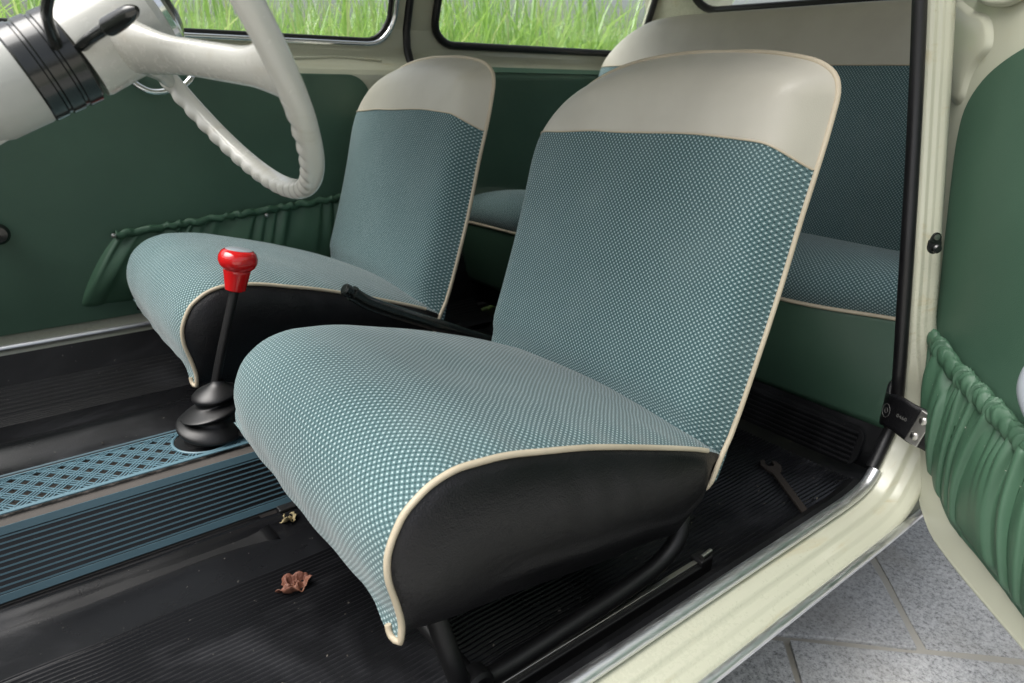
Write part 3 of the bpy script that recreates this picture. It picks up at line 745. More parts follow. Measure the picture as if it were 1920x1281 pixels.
    def hem(u, v):
        i = u*nU; a = T_[int(i)]+(T_[min(int(i)+1, nU)]-T_[int(i)])*(i-int(i)); g = 2*math.pi*v
        ph = u*86+2.6*math.sin(u*13)+2.0*math.sin(g+.6); b1 = abs(math.sin(ph*.5)); am = .5+.9*vnoise(math.floor(ph/math.pi)+.3, 31)
        rr = .0098+.0040*(b1**.6-.6)*am+.0010*math.sin(ph*2.3+g*3)
        tap = .35+.65*sstep(u*9)
        return W(a[0]+.004*math.sin(ph*.5+g)*tap, a[1]-.002+rr*tap*math.cos(g)*1.25, .012+.006*tap+rr*tap*math.sin(g)*.8)
    grid('elastic_hem', hem, 640, 22, 'green_cloth', d)
    # row of stitches under the hem
    st = []
    for k in range(46):
        u = .03+.95*k/46; v = .235
        p, q = pk(u, v), pk(u+.009, v+.004)
        st.append(tube_geo([p+nm*.0006, (p+q)/2+nm*.0012, q+nm*.0006], .0005, 5))
    V, F = merge(st); mesh('stitching', V, F, 'lining', d, True, kind='stuff')
    # pale winder knob at the right edge of the view
    hp = [on_plane(p0+nm*.028, nm, u, v) for u, v in ((1944, 688), (1938, 715), (1937, 745), (1942, 786))]
    tube('winder_handle', crom(hp, 24), [.0075+.006*math.sin(math.pi*min(1, (i+3)/27)) for i in range(24)], 'white', d, 16)
    # leather check strap: runs from the pillar, bows, then lies on the door edge under a steel plate
    a0 = ray(1672, 722)*.985; sp_px = [(1684, 718, .99), (1666, 728, .96), (1660, 745, .93), (1668, 752, .905), (1690, 762, .885), (1712, 775, .872), (1735, 789, .862), (1752, 800, .855)]
    mid = crom([ray(u, v+18)*dd for u, v, dd in sp_px], 40)
    hw = .0245
    def strap(u, v):
        i = min(int(u*39), 38); f = u*39-i; p = mid[i]*(1-f)+mid[i+1]*f
        return p+up*hw*(2*v-1)*(1+.06*math.sin(u*9))+np.array([0, 0, .0012*math.sin(u*21)])
    stp = grid('check_strap', strap, 40, 8, 'black_vinyl', d, thick=.003)
    # plate with two screws
    sdir = mid[-1]-mid[-10]; sdir /= np.linalg.norm(sdir); pn = np.cross(sdir, up); pn = pn if np.dot(pn, -mid[-1]) > 0 else -pn
    up2 = np.cross(pn, sdir); up2 = up2 if up2[2] > 0 else -up2
    pc = mid[-5]+pn*.0045
    pl = box('strap_plate', pc, .0085, .0250, .0016, 'steel', d, [sdir, up2, pn], .001)
    for s in (-1, 1):
        q = pc+up2*.0125*s+pn*.0016
        sc = lathe('screw', [(.0052, 0), (.0050, .0012), (.0035, .0024), (0, .0027)], q, pn, 'steel', d, 18)
    # stamped ring and figures on the leather
    def sframe(k):
        t_ = mid[k+2]-mid[k-2]; t_ /= np.linalg.norm(t_); n_ = np.cross(t_, up); n_ /= np.linalg.norm(n_); n_ = n_ if np.dot(n_, -mid[k]) > 0 else -n_
        return t_, np.array([0, 0, 1.]), n_
    t_, u_, n_ = sframe(24)
    for rr in (.0095, .0036):
        c = mid[24]+n_*.0042; tube('stamped_ring', [c+t_*rr*math.cos(q)+u_*rr*math.sin(q) for q in np.linspace(0, 2*np.pi, 26, endpoint=False)], .0003, 'leather_mark', d, 5, True)
    cu_ = bpy.data.curves.new('stamp', 'FONT'); cu_.body = '0460'; cu_.size = .0070; cu_.extrude = .0002; cu_.space_character = 1.1
    tmp = bpy.data.objects.new('stamp', cu_); COL.objects.link(tmp)
    bpy.context.view_layer.update(); me = bpy.data.meshes.new_from_object(tmp.evaluated_get(bpy.context.evaluated_depsgraph_get())); bpy.data.objects.remove(tmp)
    t_, u_, n_ = sframe(29)
    if np.dot(np.cross(t_, u_), n_) < 0: t_ = -t_
    o_ = mid[28]+n_*.0044-u_*.002; M_ = np.stack([t_, u_, n_], 1)
    mesh('stamped_number', [M_@np.array(v.co)+o_ for v in me.vertices], [list(p.vertices) for p in me.polygons], 'leather_mark', d, False)
build_near_door()

# ================================================================== SEATS
CUSH = [(.2025, -.4385), (.2045, -.425), (.2035, -.412), (.2, -.394), (.195, -.371), (.195, -.352), (.199, -.338), (.204, -.328), (.211, -.317), (.222, -.308), (.236, -.300), (.257, -.295), (.279, -.296), (.311, -.300), (.351, -.310), (.407, -.325), (.47, -.346), (.543, -.372), (.592, -.391), (.62, -.404), (.632, -.411)]
BACK = [(.612, -.465), (.629, -.42), (.647, -.386), (.664, -.338), (.679, -.291), (.693, -.245), (.706, -.196), (.718, -.146), (.731, -.1), (.741, -.063), (.748, -.030), (.753, 0), (.757, .033)]
Y0, Y1 = .40, .85
def build_seat():
    seat = thing('front_seat', 'driver seat in teal star weave with cream headrest band nearest the open door', 'car seat', (.42, (Y0+Y1)/2, FL), 'front seats')
    yc, hw = (Y0+Y1)/2, (Y1-Y0)/2
    # cushion, narrower than the backrest on the tunnel side ----
    yc, hw = (Y0+.83)/2, (.83-Y0)/2
    NP = 90; C = crom(CUSH, NP+1); T = np.gradient(C, axis=0); T /= np.linalg.norm(T, axis=1, keepdims=True); Nn = np.stack([-T[:, 1], T[:, 0]], 1)
    arc = np.concatenate([[0], np.cumsum(np.linalg.norm(np.diff(C, axis=0), axis=1))]); LT = arc[-1]
    def etaf(v): e = 2*v-1; return math.sin(e*math.pi/2)*.35+e*.65
    def hem0(e): return .026/LT*sstep((e+.93)/.20)
    def cush(u, v):
        e = etaf(v); s = u*LT
        u0 = hem0(e); u = u0+(1-u0)*u
        i = min(int(u*NP), NP-1); f = u*NP-i; p = C[i]*(1-f)+C[i+1]*f; n = Nn[i]*(1-f)+Nn[i+1]*f
        B = .014*sstep(s/.14)*(1-.45*sstep((u-.72)/.28))+.006
        b = B*(1-abs(e)**2.4)+.0035*(1-abs(e)**14)
        b += .0007*math.sin(e*17+u*9)*(1-e*e)*sstep((.10-s)/.08+.2)          # puckers at the front hem
        b += .0022*(vnoise(e*3.1+u*4, 41)+vnoise(u*9+e*1.7, 42)-1)*(1-e*e)+.0011*math.sin(u*60+4*e)*math.exp(-((e+.93)/.09)**2)
        b -= .030*sstep((e-.48)/.52)**1.6*sstep(s/.05)                      # the tunnel side rolls down to its piping
        return (p[0]+n[0]*b, yc+hw*e, p[1]+n[1]*b)
    grid('seat_cushion', cush, NP, 60, 'fabric', seat, uvf=lambda u, v: (yc+hw*etaf(v), (hem0(etaf(v))+(1-hem0(etaf(v)))*u)*LT))
    # hem under the front lip
    grid('front_hem', lambda u, v: (.197+.03*u, yc+.03+(hw-.045)*(2*v-1), -.4115-.002*math.sin(u*3.1)), 4, 20, 'fabric', seat, uvf=lambda u, v: (v*.45, -u*.03))
    low = crom([(.213, -.442), (.25, -.452), (.33, -.464), (.452, -.485), (.523, -.493), (.575, -.502), (.604, -.482), (.618, -.452), (.634, -.424)], NP+1)
    for s in (-1, 1):
        yb = yc+s*hw
        k_end = int(NP*.955)
        pp = [(C[i][0]+Nn[i][0]*(.001-(.030*sstep(arc[i]/.05) if s > 0 else 0)), yb+s*.0015, C[i][1]+Nn[i][1]*(.001-(.030*sstep(arc[i]/.05) if s > 0 else 0))) for i in range(0, k_end)]
        pp = ([(.1985, yb+.0135, -.4300), (.1985, yb+.0110, -.4372), (.1995, yb+.0050, -.4400), (.2020, yb-.0005, -.4398)] if s < 0 else [])+pp[1 if s < 0 else 4:]
        tube('cushion_piping', crom(pp, 110), .0030, 'piping', seat, 8)
        def side(u, v, s=s, yb=yb):
            i = min(int(u*NP*.985), NP-1); f = u*NP*.985-i; p = C[i]*(1-f)+C[i+1]*f; p = p-(Nn[i]*.030*sstep(arc[i]/.05) if s > 0 else 0); q = low[i]*(1-f)+low[i+1]*f
            r = p*(1-v)+q*v; bul = .017*math.sin(math.pi*v**.6)*sstep(u*5)*sstep((1-u)*8)-.010*v*v
            bul += .0020*math.sin(u*46+3*math.sin(u*11)+v*6)*math.sin(math.pi*v)*math.exp(-v*3)*sstep(u*4)
            bul += .004*math.exp(-((v-.80)/.07)**2)*sstep((u-.15)*4)          # welt above the skirt
            return (r[0], yb+s*bul, r[1])
        grid('side_panel', side, 110, 30, 'black_vinyl', seat)
        def skirt(u, v, s=s, yb=yb):
            q = low[int(u*NP)]; return (q[0]*(1-v)+(.42+(q[0]-.42)*.92)*v, yb-s*(.010+.03*v), q[1]-.004*v+.012*v)
        grid('skirt', skirt, 60, 3, 'black_vinyl', seat)
    grid('cushion_base', lambda u, v: (.215+.40*u, yc+(hw-.012)*(2*v-1), -.446-.055*u), 6, 4, 'black_paint', seat, thick=.004)
    # backrest --------------------------------------------------
    yc, hw = (Y0+Y1)/2, (Y1-Y0)/2
    BC = crom(BACK, 121); BT = np.gradient(BC, axis=0); BT /= np.linalg.norm(BT, axis=1, keepdims=True); BN = np.stack([-BT[:, 1], BT[:, 0]], 1)
    ba = np.concatenate([[0], np.cumsum(np.linalg.norm(np.diff(BC, axis=0), axis=1))]); BL = ba[-1]
    def bmap(y, s, o):
        x = [np.interp(s, ba, BC[:, k]) for k in (0, 1)]; n = [np.interp(s, ba, BN[:, k]) for k in (0, 1)]
        return np.array([x[0]+n[0]*o, y, x[1]+n[1]*o])
    rt, rb = .150, .03; outl = []
    def add_arc(cx, cs, rx, rs, a0, a1, n, ex=2.0):
        for q in range(n):
            a = a0+(a1-a0)*q/(n-1); c_, s_ = math.cos(a), math.sin(a)
            outl.append((cx+rx*math.copysign(abs(c_)**(2/ex), c_), cs+rs*math.copysign(abs(s_)**(2/ex), s_)))
    topc = [(.225, .175), (.2245, .150), (.220, .122), (.208, .095), (.188, .068), (.158, .044), (.118, .025), (.066, .011), (.005, .003), (-.06, 0), (-.12, .0015), (-.165, .006), (-.196, .0125), (-.2165, .0245), (-.2245, .042), (-.225, .062)]
    for y_, d_ in crom(topc, 84): outl.append((float(np.clip(y_, -hw, hw)), BL-d_/.956))
    s0 = outl[-1][1]; s1 = outl[0][1]
    for q in range(1, 16): outl.append((-hw, s0-(s0-rb)*q/16))
    add_arc(-(hw-rb), rb, rb, rb, math.pi, 1.5*math.pi, 8)
    for q in range(1, 14): outl.append((-(hw-rb)+2*(hw-rb)*q/14, 0))
    add_arc(hw-rb, rb, rb, rb, -math.pi/2, 0, 8)
    for q in range(1, 16): outl.append((hw, rb+(s1-rb)*q/16))
    O = np.array(outl); NO = len(O)
    nxt, prv = np.roll(O, -1, 0), np.roll(O, 1, 0); tg = nxt-prv; tg /= np.linalg.norm(tg, axis=1, keepdims=True); inn = np.stack([-tg[:, 1], tg[:, 0]], 1)
    def spine(p): return np.array([np.clip(p[0], -.11, .11), np.clip(p[1], .17, BL-.16)])
    rings = [0, .012, .028, .05, .075, .105, .14, .18, .23, .29, .36, .44, .54, .66, .82, 1.0]
    # smooth profile: flat bevel up from the piping, soft ridge, gently crowned front
    OD = np.array([p for p in outl if p[1] > .02]); OA, OB = OD, np.roll(OD, -1, 0)
    keep = np.linalg.norm(OB-OA, axis=1) < .1; OA, OB = OA[keep], OB[keep]; OAB = OB-OA; OL = np.maximum((OAB**2).sum(1), 1e-12)
    def dist(p):
        q = np.array([p[0], p[1]]); t = np.clip(((q-OA)*OAB).sum(1)/OL, 0, 1)
        return float(np.sqrt((((OA+OAB*t[:, None])-q)**2).sum(1)).min())
    def front(p):
        dp = dist(p); x = dp/.027; base = .054*x/(1+x**3)**(1/3)
        return .004+base+.006*(1-(p[0]/hw)**2)*sstep(dp/.12)-.004*math.exp(-((p[1]-.30)/.10)**2)*(1-(p[0]/hw)**2)-.014*(1-sstep((p[1]-.055)/.05))+.0022*(vnoise(p[0]*13+p[1]*5, 51)+vnoise(p[1]*15-p[0]*4, 52)-1)*sstep(dp/.06)
    pts = []; F = []
    for r_ in rings:
        for p in O:
            c = spine(p); q = p+(c-p)*r_; pts.append(q)
    for k in range(len(rings)-1):
        for q in range(NO): F.append((k*NO+q, k*NO+(q+1) % NO, (k+1)*NO+(q+1) % NO, (k+1)*NO+q))
    bm = bmesh.new(); vs = [bm.verts.new((p[0], p[1], front(p))) for p in pts]
    for f in F:
        try: bm.faces.new([vs[i] for i in f])
        except ValueError: pass
    bmesh.ops.remove_doubles(bm, verts=bm.verts, dist=1e-5)
    bmesh.ops.holes_fill(bm, edges=[e for e in bm.edges if e.is_boundary and all(abs(v.co.x) < .12 for v in e.verts) and all(.12 < v.co.y < BL-.1 for v in e.verts)], sides=0)
    for lim in (.05, .10): pass
    bmesh.ops.subdivide_edges(bm, edges=[e for e in bm.edges if e.calc_length() > .035], cuts=1, use_grid_fill=True)
    SB = BL-.116
    def gb(y): return .008*sstep((.05-y)/.17)*(1-sstep((-y-.180)/.045))-.006*sstep((y-.05)/.1)
    for v in bm.verts: v.co.y -= gb(v.co.x)
    bmesh.ops.bisect_plane(bm, geom=bm.verts[:]+bm.edges[:]+bm.faces[:], plane_co=(0, SB, .06), plane_no=Vector((0, 1, -.16)).normalized(), dist=1e-5)
    bmesh.ops.triangulate(bm, faces=[f for f in bm.faces if len(f.verts) > 4])
    bm.verts.ensure_lookup_table(); bm.verts.index_update()
    lo, hi = [], []
    for f in bm.faces:
        c = f.calc_center_median(); (hi if (c.y-SB)-.16*(c.z-.06) > 0 else lo).append([v.index for v in f.verts])
    for v in bm.verts: v.co.y += gb(v.co.x)
    P2 = np.array([tuple(v.co) for v in bm.verts])
    seam = sorted({v.index for e in bm.edges for v in e.verts if False})
    W3 = np.array([bmap(yc+p[0], p[1], front(p)) for p in P2]); UVv = np.stack([P2[:, 0]+np.sign(P2[:, 0])*(.0), P2[:, 1]], 1)
    bm.free()
    def part(name, faces, mat):
        used = sorted({i for f in faces for i in f}); mp = {i: k for k, i in enumerate(used)}
        faces = [[mp[i] for i in f] for f in faces]
        return mesh(name, W3[used], faces, mat, seat, True, UVv[used])
    part('backrest', lo, 'fabric'); part('headrest_band', hi, 'cream_vinyl')
    sy = np.linspace(-hw+.001, hw-.001, 90); sp = []
    for y in sy:
        o = .06; s = SB
        for _ in range(12): s = SB+gb(y)+.16*(o-.06); o = front(np.array([y, s]))
        sp.append(bmap(yc+y, s, o+.0006))
    tube('seam', sp, .0013, 'piping', seat, 6)
    tube('backrest_piping', [bmap(yc+p[0], p[1], .002) for p in O+inn*-.001], .0033, 'piping', seat, 8, True)
    # back shell
    V = [bmap(yc+p[0], p[1], -.001) for p in O]+[bmap(yc+p[0]*.93, .03+p[1]*.93, -.014) for p in O]
    F = [(q, (q+1) % NO, NO+(q+1) % NO, NO+q) for q in range(NO)]+[tuple(NO+q for q in range(NO))]
    mesh('back_shell', V, F, 'black_vinyl', seat, True, sharp=60)
    yc, hw = (Y0+.83)/2, (.83-Y0)/2
    # undercarriage: tubular legs and rails
    for s in (-1, 1):
        yb = yc+s*(hw-.012)
        tube('frame_tube', crom([(.255, yb-s*.02, -.462), (.262, yb, -.515), (.275, yb, -.545), (.31, yb, -.556), (.40, yb, -.553), (.50, yb, -.547), (.560, yb, -.535), (.588, yb, -.508), (.598, yb-s*.01, -.475)], 50), .0105, 'black_paint', seat, 12)
        lathe('pivot_boss', [(.017, -.010), (.017, .006), (.013, .009), (.009, .009), (.008, .006), (0, .006)], (.285, yb+s*.004, -.548), (0, s, 0), 'black_paint', seat, 26)
        rl = box('seat_rail', (.44, yb+s*.008, FL+.012), .20, .0095, .010, 'black_paint', seat, None, .002)
        box('rail_groove', (.46, yb+s*.008, FL+.0235), .175, .0032, .0022, 'steel', rl, None, .0008)
        box('rail_stop', (.628, yb+s*.008, FL+.022), .012, .010, .007, 'black_paint', seat, None, .003)
        tube('bolt_end', [(.622, yb+s*.012, FL+.031), (.640, yb+s*.012, FL+.033)], .0035, 'steel', seat, 8)
    tube('cross_tube', [(.285, Y0+.02, -.548), (.285, Y1-.02, -.548)], .009, 'black_paint', seat, 10)
    return seat
seat = build_seat()
seat2 = dup(seat, (0, .62, 0), 'passenger seat in teal star weave with cream headrest band against the far door')
seat['label'] = 'driver seat in teal star weave with cream headrest band nearest the open door'

def build_rear_seat():
    s = thing('rear_seat', 'rear bench seat in teal star weave with cream top band and green valance', 'car seat', (1.25, YC, FL))
    Ya, Yb = .352, 1.475
    def plan(y): e = (y-YC)/.54; return .035*(1-e*e)      # front edge bows towards the rear in the middle
    prof = crom([(1.032, -.340), (1.022, -.322), (1.024, -.298), (1.045, -.276), (1.085, -.263), (1.15, -.262), (1.22, -.272), (1.29, -.292), (1.35, -.322)], 41)
    pa = np.concatenate([[0], np.cumsum(np.linalg.norm(np.diff(prof, axis=0), axis=1))])
    def fx(y): return -.055*sstep((y-.55)/.8)+.085*(1-sstep((y-.35)/.26))**1.3               # the far end stands a little further forward
    def cu(u, v):
        p = (np.interp(u*40, range(41), prof[:, 0]), np.interp(u*40, range(41), prof[:, 1])); y = Ya+(Yb-Ya)*v; e = 2*v-1
        dz = .010*(1-abs(e)**4)-.012*abs(e)**10-.010*sstep((y-.6)/.8)
        return (p[0]+fx(y)*(1-.7*u), y, p[1]+dz*(.35+.65*sstep(u*4)))
    cush = grid('seat_cushion', cu, 40, 60, 'fabric', s, uvf=lambda u, v: (Ya+(Yb-Ya)*v, np.interp(u*40, range(41), pa)))
    tube('cushion_piping', [np.array(cu(0, v))+np.array([-.002, 0, 0]) for v in np.linspace(0, 1, 60)], .0034, 'piping', s, 8)
    def va(u, v):
        p = np.array(cu(0, v)); z = p[2]*(1-u)+(-.508)*u
        xb = 1.062+min(0, fx(p[1])); return ((p[0]+.002)*(1-u)+xb*u-.007*math.sin(math.pi*u)*(.4+.6*vnoise(v*9, 2)), p[1], z)
    grid('valance', va, 16, 60, 'green_vinyl', s, thick=-.003)
    bp = crom([(1.335, -.335), (1.352, -.27), (1.375, -.17), (1.405, -.05), (1.432, .04), (1.452, .10), (1.468, .138), (1.490, .155), (1.53, .150)], 61)
    bl = np.concatenate([[0], np.cumsum(np.linalg.norm(np.diff(bp, axis=0), axis=1))])
    def bk(u, v):
        p = (np.interp(u*60, range(61), bp[:, 0]), np.interp(u*60, range(61), bp[:, 1])); e = 2*v-1; z = p[1]
        half = .545-.115*max(0, (z-.02)/.135)**2.4 if z > .02 else .545
        half = max(half, .40)
        y = YC+half*e; ro = .035*abs(e)**9
        return (p[0]+ro+.004*math.sin(e*5), y, z-.012*abs(e)**5*sstep((z)/.1))
    ub = int(60*.695)/60
    grid('backrest', lambda u, v: bk(u*ub, v), 42, 70, 'fabric', s, uvf=lambda u, v: (Ya+1.08*v, np.interp(u*ub*60, range(61), bl)))
    grid('headrest_band', lambda u, v: bk(ub+u*(1-ub), v), 30, 70, 'cream_vinyl', s)
    tube('seam', [np.array(bk(ub, v))+np.array([-.0008, 0, 0]) for v in np.linspace(0, 1, 70)], .0014, 'piping', s, 6)
    # side bolster welt seen beside the pillar
    P = [ray(1713, 405)*1.385, ray(1706, 425)*1.37, ray(1697, 450)*1.355, ray(1690, 478)*1.345, ray(1687, 492)*1.34]
    tube('bolster_piping', crom(P, 20), .0034, 'piping', s, 8)
build_rear_seat()

# ================================================================== CONTROLS
def build_steering():
    c = np.array([.142, .643, .060]); tau = math.radians(29.4); a = np.array([math.cos(tau), 0, math.sin(tau)]); R_ = .184
    e1 = np.array([0, 1., 0]); e2 = np.cross(a, e1)
    cc = c+np.array([.004, 0, -.013])                               # axis of the column
    w = thing('steering_wheel', 'pale grey two spoke steering wheel with finger grips on the rim', 'steering wheel', c)
    N_ = 360; V, F = [], []; k = 20
    for i in range(N_):
        t = 2*math.pi*i/N_; rad = math.cos(t)*e1+math.sin(t)*e2; ctr = c+R_*rad
        tt = (math.degrees(t)) % 360
        zone = sstep((tt-208)/10)*sstep((356-tt)/6) if True else 0
        zone = max(zone, sstep((tt-12)/10)*sstep((172-tt)/10))
        g = abs(math.sin(t*31))**.8
        for q in range(k):
            ang = 2*math.pi*q/k; cr, ca = math.cos(ang), math.sin(ang)   # cr towards outside, ca towards the driver
            rr = .0087*(1+.06*ca); wgt = max(0, -cr*.25-ca-.62)*2.6
            rr += zone*.0030*wgt*(g-.75)
            V.append(ctr+rad*cr*rr*1.0+a*ca*rr*1.12)
    for i in range(N_):
        j = (i+1) % N_
        for q in range(k): F.append((i*k+q, i*k+(q+1) % k, j*k+(q+1) % k, j*k+q))
    mesh('rim', V, F, 'grey', w, True)
    hubc = cc-a*.030
    ac = np.array([math.cos(math.radians(24.5)), 0, math.sin(math.radians(24.5))])
    for t in (202, 338):
        t = math.radians(t); rad = math.cos(t)*e1+math.sin(t)*e2; end = c+rad*(R_-.001)
        st = hubc+rad*.018-a*.004
        st = hubc+rad*.018-a*.014; P = crom([st, st*.67+end*.33-a*.003, st*.33+end*.67-a*.002, end], 40)
        T, Nn, B = frames(P, ref=a); V, F = [], []; kk = 18
        for i in range(40):
            f = i/39; wd = .0145+.010*(1-sstep(f*2.2))+.0085*sstep((f-.78)/.22); th = .0085+.006*(1-sstep(f*2.5))
            for q in range(kk):
                an = 2*math.pi*q/kk; V.append(P[i]+B[i]*wd*math.cos(an)+Nn[i]*th*math.sin(an))
        for i in range(39):
            for q in range(kk): F.append((i*kk+q, i*kk+(q+1) % kk, (i+1)*kk+(q+1) % kk, (i+1)*kk+q))
        mesh('spoke', V, F, 'grey', w, True)
    hub = lathe('hub', [(x_*.87, h_) for x_, h_ in [(.0395, -.044), (.0405, -.040), (.0405, -.02), (.041, -.005), (.043, .006), (.044, .014), (.040, .020), (.03, .021)]], hubc, a, 'grey', w, 48)
    lathe('horn_ring', [(x_*.87, h_) for x_, h_ in [(.0385, .018), (.041, .020), (.041, .024), (.038, .027), (.034, .028)]], hubc, a, 'chrome', w, 48)
    lathe('horn_button', [(x_*.87, h_) for x_, h_ in [(.034, .022), (.033, .028), (.024, .034), (.010, .0365), (0, .037)]], hubc, a, 'bakelite', w, 40)
    col = thing('steering_column', 'dull pale grey steering column with black collar and two black stalks', 'column', cc-a*.12)
    lathe('collar', [(x_*.87, h_) for x_, h_ in [(.0385, -.001), (.0410, -.003), (.0410, -.0125), (.0395, -.0135), (.0395, -.0155), (.0408, -.0165), (.0408, -.0255), (.0392, -.0265), (.0392, -.0285), (.0405, -.0295), (.0405, -.0385), (.0390, -.0400)]], hubc-a*.044, ac, 'bakelite', col, 56)
    lathe('column_tube', [(x_*.87, h_) for x_, h_ in [(.0385, .003), (.0395, -.002), (.0395, -.030), (.0370, -.038), (.0335, -.046), (.0325, -.052), (.0322, -.30)]], hubc-a*.044-ac*.040, ac, 'grey_dull', col, 56)
    bx = hubc-a*.150
    # clamp tab beneath, with hole
    dn = -e2
    box('clamp_tab', hubc-a*.044-ac*.084+dn*.029, .012, .010, .004, 'grey_dull', col, [a, e1, e2], .0015)
    ctr = hubc-a*.044-ac*.094; vv = -np.array(ctr)/np.linalg.norm(ctr); rad = vv-a*np.dot(vv, a); rad = rad/np.linalg.norm(rad); rad = rad*.55+dn*.84; rad /= np.linalg.norm(rad)
    lathe('bolt_hole', [(.0032, 0), (.0030, .0006), (0, .0006)], ctr+rad*.0280, rad, 'seal', col, 16)
    # stalks leave the collar on the camera side
    D0 = np.linalg.norm(hubc-a*.064)
    def pt(u, v, dd): r_ = ray(u, v); return r_/np.linalg.norm(r_)*dd
    dC = np.linalg.norm(hubc-a*.06)-.035
    st = tube('stalk', crom([pt(152, 88, dC+.006), pt(170, 72, dC-.010), pt(190, 58, dC-.022), pt(206, 48, dC-.030)], 20), .0042, 'bakelite', col, 12)
    P = crom([pt(196, 54, dC-.026), pt(203, 50, dC-.029), pt(220, 40, dC-.036), pt(240, 27, dC-.044), pt(257, 16, dC-.050)], 24)
    rr = [.0040+.0026*min(1, sstep(i/3))*(1-((i/23)**3.0))-.0022*sstep((i-18)/6) for i in range(24)]; rr = [max(x, .0012) for x in rr]
    tube('stalk_knob', P, rr, 'bakelite', st, 14)
    tube('stalk', crom([pt(106, 86, dC+.006), pt(100, 70, dC-.008), pt(90, 40, dC-.026), pt(88, 14, dC-.040), pt(96, -30, dC-.052), pt(104, -70, dC-.06)], 30), [.0046-.0010*sstep(i/12) for i in range(30)], 'bakelite', col, 12)
build_steering()

def build_gear():
    base = np.array([.190, YC+.008, -.487]); g = thing('gear_lever', 'black gear lever with glossy red knob and twisted rubber boot', 'gear lever', base)
    kb = on(1, YC+.005, 441, 545); kt = on(1, YC+.005, 448, 466); ax = (kt-kb)/np.linalg.norm(kt-kb)
    lean = kb-base
    # bellows: stacked tilted discs joined into one skin
    V, F = [], []; k = 44
    prof = [(.030, -.002), (.0335, .004), (.031, .010), (.044, .0145), (.0475, .0165), (.0480, .0185), (.0455, .021), (.036, .026), (.0275, .030), (.0265, .033), (.036, .0385), (.0400, .0405), (.0405, .0425), (.038, .045), (.030, .050), (.0225, .054), (.0218, .057), (.0290, .0625), (.0320, .0645), (.0322, .0665), (.029, .070), (.020, .076), (.0105, .081), (.0085, .086)]
    for n_, (r, h) in enumerate(prof):
        t = h/.086; ctr = base+lean*(h/np.linalg.norm(lean))*1.0+np.array([.010*math.sin(t*8.5), .006*math.cos(t*7), 0])*sstep(t*3)*(1-t)
        tilt = .30*math.sin(t*7+.6)*(1-t*.5)
        for q in range(k):
            an = 2*math.pi*q/k; rr = r*(1+.02*math.sin(2*an+t*9))
            V.append(ctr+np.array([rr*math.cos(an), rr*math.sin(an), rr*(tilt*math.cos(an-1.2-t*3))]))
    for i in range(len(prof)-1):
        for q in range(k): F.append((i*k+q, i*k+(q+1) % k, (i+1)*k+(q+1) % k, (i+1)*k+q))
    o = mesh('boot', V, F, 'seal', g, True); sb = o.modifiers.new('smooth', 'SUBSURF'); sb.levels = 1; sb.render_levels = 1
    tube('rod', crom([base+lean*.16, base+lean*.5+np.array([-.003, 0, 0]), kb+ax*.008], 20), .0062, 'black_paint', g, 14)
    kn = lathe('knob', [(.0115, 0), (.0135, .0015), (.0152, .012), (.0175, .0255), (.0180, .0275), (.0178, .0290), (.0190, .0300), (.0235, .0345), (.0258, .0410), (.0255, .0475), (.0225, .0535), (.0185, .0565), (.0165, .0568)], kb, ax, 'red', g, 48)
    lathe('knob_cap', [(.0172, .0560), (.0172, .0572), (.0145, .0582), (0, .0586)], kb, ax, 'white', kn, 40)  # pale colour stands in for the bright reflection on a chrome cap
build_gear()

def build_handbrake():
    y = YC
    pts = [on(1, y, 644, 541), on(1, y, 700, 572), on(1, y, 800, 604), np.array([.68, y, -.445]), np.array([.74, y, -.475])]
    h = thing('handbrake', 'black handbrake lever lying between the two front seats', 'handbrake', pts[-1])
    d = (pts[1]-pts[0])/np.linalg.norm(pts[1]-pts[0])
    P = crom([pts[0]+d*.018, pts[1], pts[2], pts[3], pts[4]], 40)
    tube('lever', P, [.0112 if i < 20 else .0112-.002*sstep((i-20)/6) for i in range(40)], 'bakelite', h, 18)
    lathe('grip_collar', [(.0118, 0), (.0122, .0015), (.0122, .004), (.0114, .005)], pts[0]+d*.016, d, 'bakelite', h, 24)
    lathe('release_button', [(0, 0), (.0075, .0006), (.0098, .003), (.0100, .009), (.0086, .0105), (.0086, .018), (0, .018)], pts[0], d, 'bakelite', h, 24)
    box('bracket', (.735, y, -.482), .035, .022, .010, 'black_paint', h, None, .003)
build_handbrake()

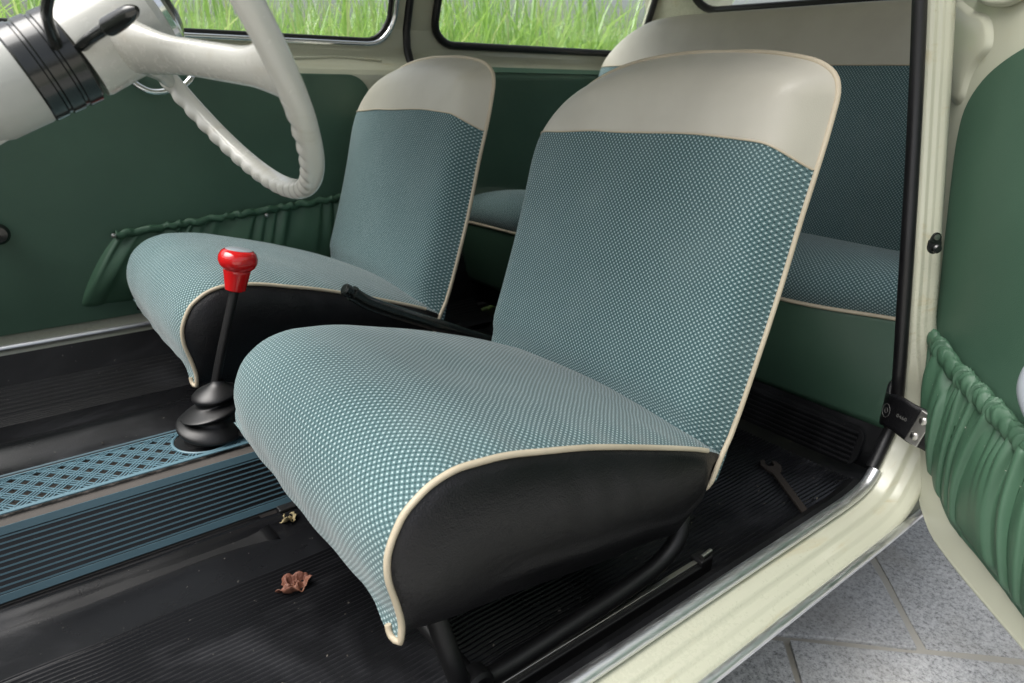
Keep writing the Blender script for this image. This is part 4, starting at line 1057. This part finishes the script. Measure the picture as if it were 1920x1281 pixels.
# ================================================================== SMALL LOOSE THINGS
def build_leaf(name, c, size, mat, label, seed, lobes=5, thick=True):
    r = random.Random(seed); t = thing(name, label, 'leaf', c)
    n = 40
    def fn(u, v):
        a = 2*math.pi*u; e = size*(.90+.04*math.cos(lobes*a+seed)+.06*math.sin(7*a+seed*2)+.035*math.sin(17*a)+.03*math.sin(29*a))
        rr = e*v; z = .006+.010*v*v*(.5+.5*math.sin(3*a+seed))+.0045*math.sin(5*a+v*5)*v+.004*math.sin(v*9+a)
        z -= .012*v*v*(.5+.5*math.cos(2*a+1))*.5
        return (c[0]+rr*math.cos(a)*1.1, c[1]+rr*math.sin(a)*.85, c[2]+z*size/.022)
    grid('leaf_blade', fn, 72, 14, mat, t, thick=.0006)
    tube('midrib', [fn(.02, v) for v in np.linspace(.9, .05, 8)]+[fn(.52, v) for v in np.linspace(.05, .7, 7)], .0006, mat, t, 5)
build_leaf('dry_leaf', on(2, FL+.004, 553, 1102), .0205, 'leaf', 'crumpled reddish brown dry leaf on the ribbed floor mat', 3)
build_leaf('dry_leaf', on(2, FL+.010, 541, 975), .0115, 'leaf_pale', 'small pale curled leaf under the front edge of the driver seat', 8, 3)

def build_spanner():
    a = on(2, FL+.006, 1448, 878); b = on(2, FL+.006, 1508, 958); d = (a-b)/np.linalg.norm(a-b); n = np.array([-d[1], d[0], 0])
    L = .15
    s = thing('spanner', 'rusty open ended spanner lying on the rear floor', 'tool', a)
    out = [(-L, -.0055), (-.016, -.006), (-.008, -.013), (.004, -.0165), (.018, -.0135), (.021, -.007), (.008, -.0065), (.004, -.003), (.004, .004), (.009, .007), (.022, .004), (.024, .010), (.010, .0155), (-.004, .0125), (-.016, .006), (-L, .0055)]
    panel('spanner_blade', out, [], lambda u, v, h: a+d*u+n*v+np.array([0, 0, -.003+h]), .005, 'rust', s, bv=.001)
build_spanner()

def build_grit():
    rg = np.random.default_rng(5); geos = []
    for i in range(150):
        near = i % 4
        x = rg.uniform(-.12, .98); y = rg.uniform(.37, .80) if near else rg.uniform(1.10, 1.45)
        sz = rg.uniform(.0004, .0010)*(1.9 if rg.random() < .06 else 1); z = FL+.0045+(.006 if .72 < y < .83 or y > 1 else 0)
        ax = rg.normal(size=(3, 3)); ax = np.linalg.qr(ax)[0]
        geos.append(box_geo((x, y, z), sz*rg.uniform(.6, 2.2), sz, sz*.5, ax))
    V, F = merge(geos); o = mesh('floor_grit', V, F, 'grit', car, False, kind='stuff'); o['label'] = 'scattered pale grit and dust specks on the black floor'
MT['grit'] = mat_plain('pale_grit', (.12, .11, .095), .9, .3, 300)
build_grit()
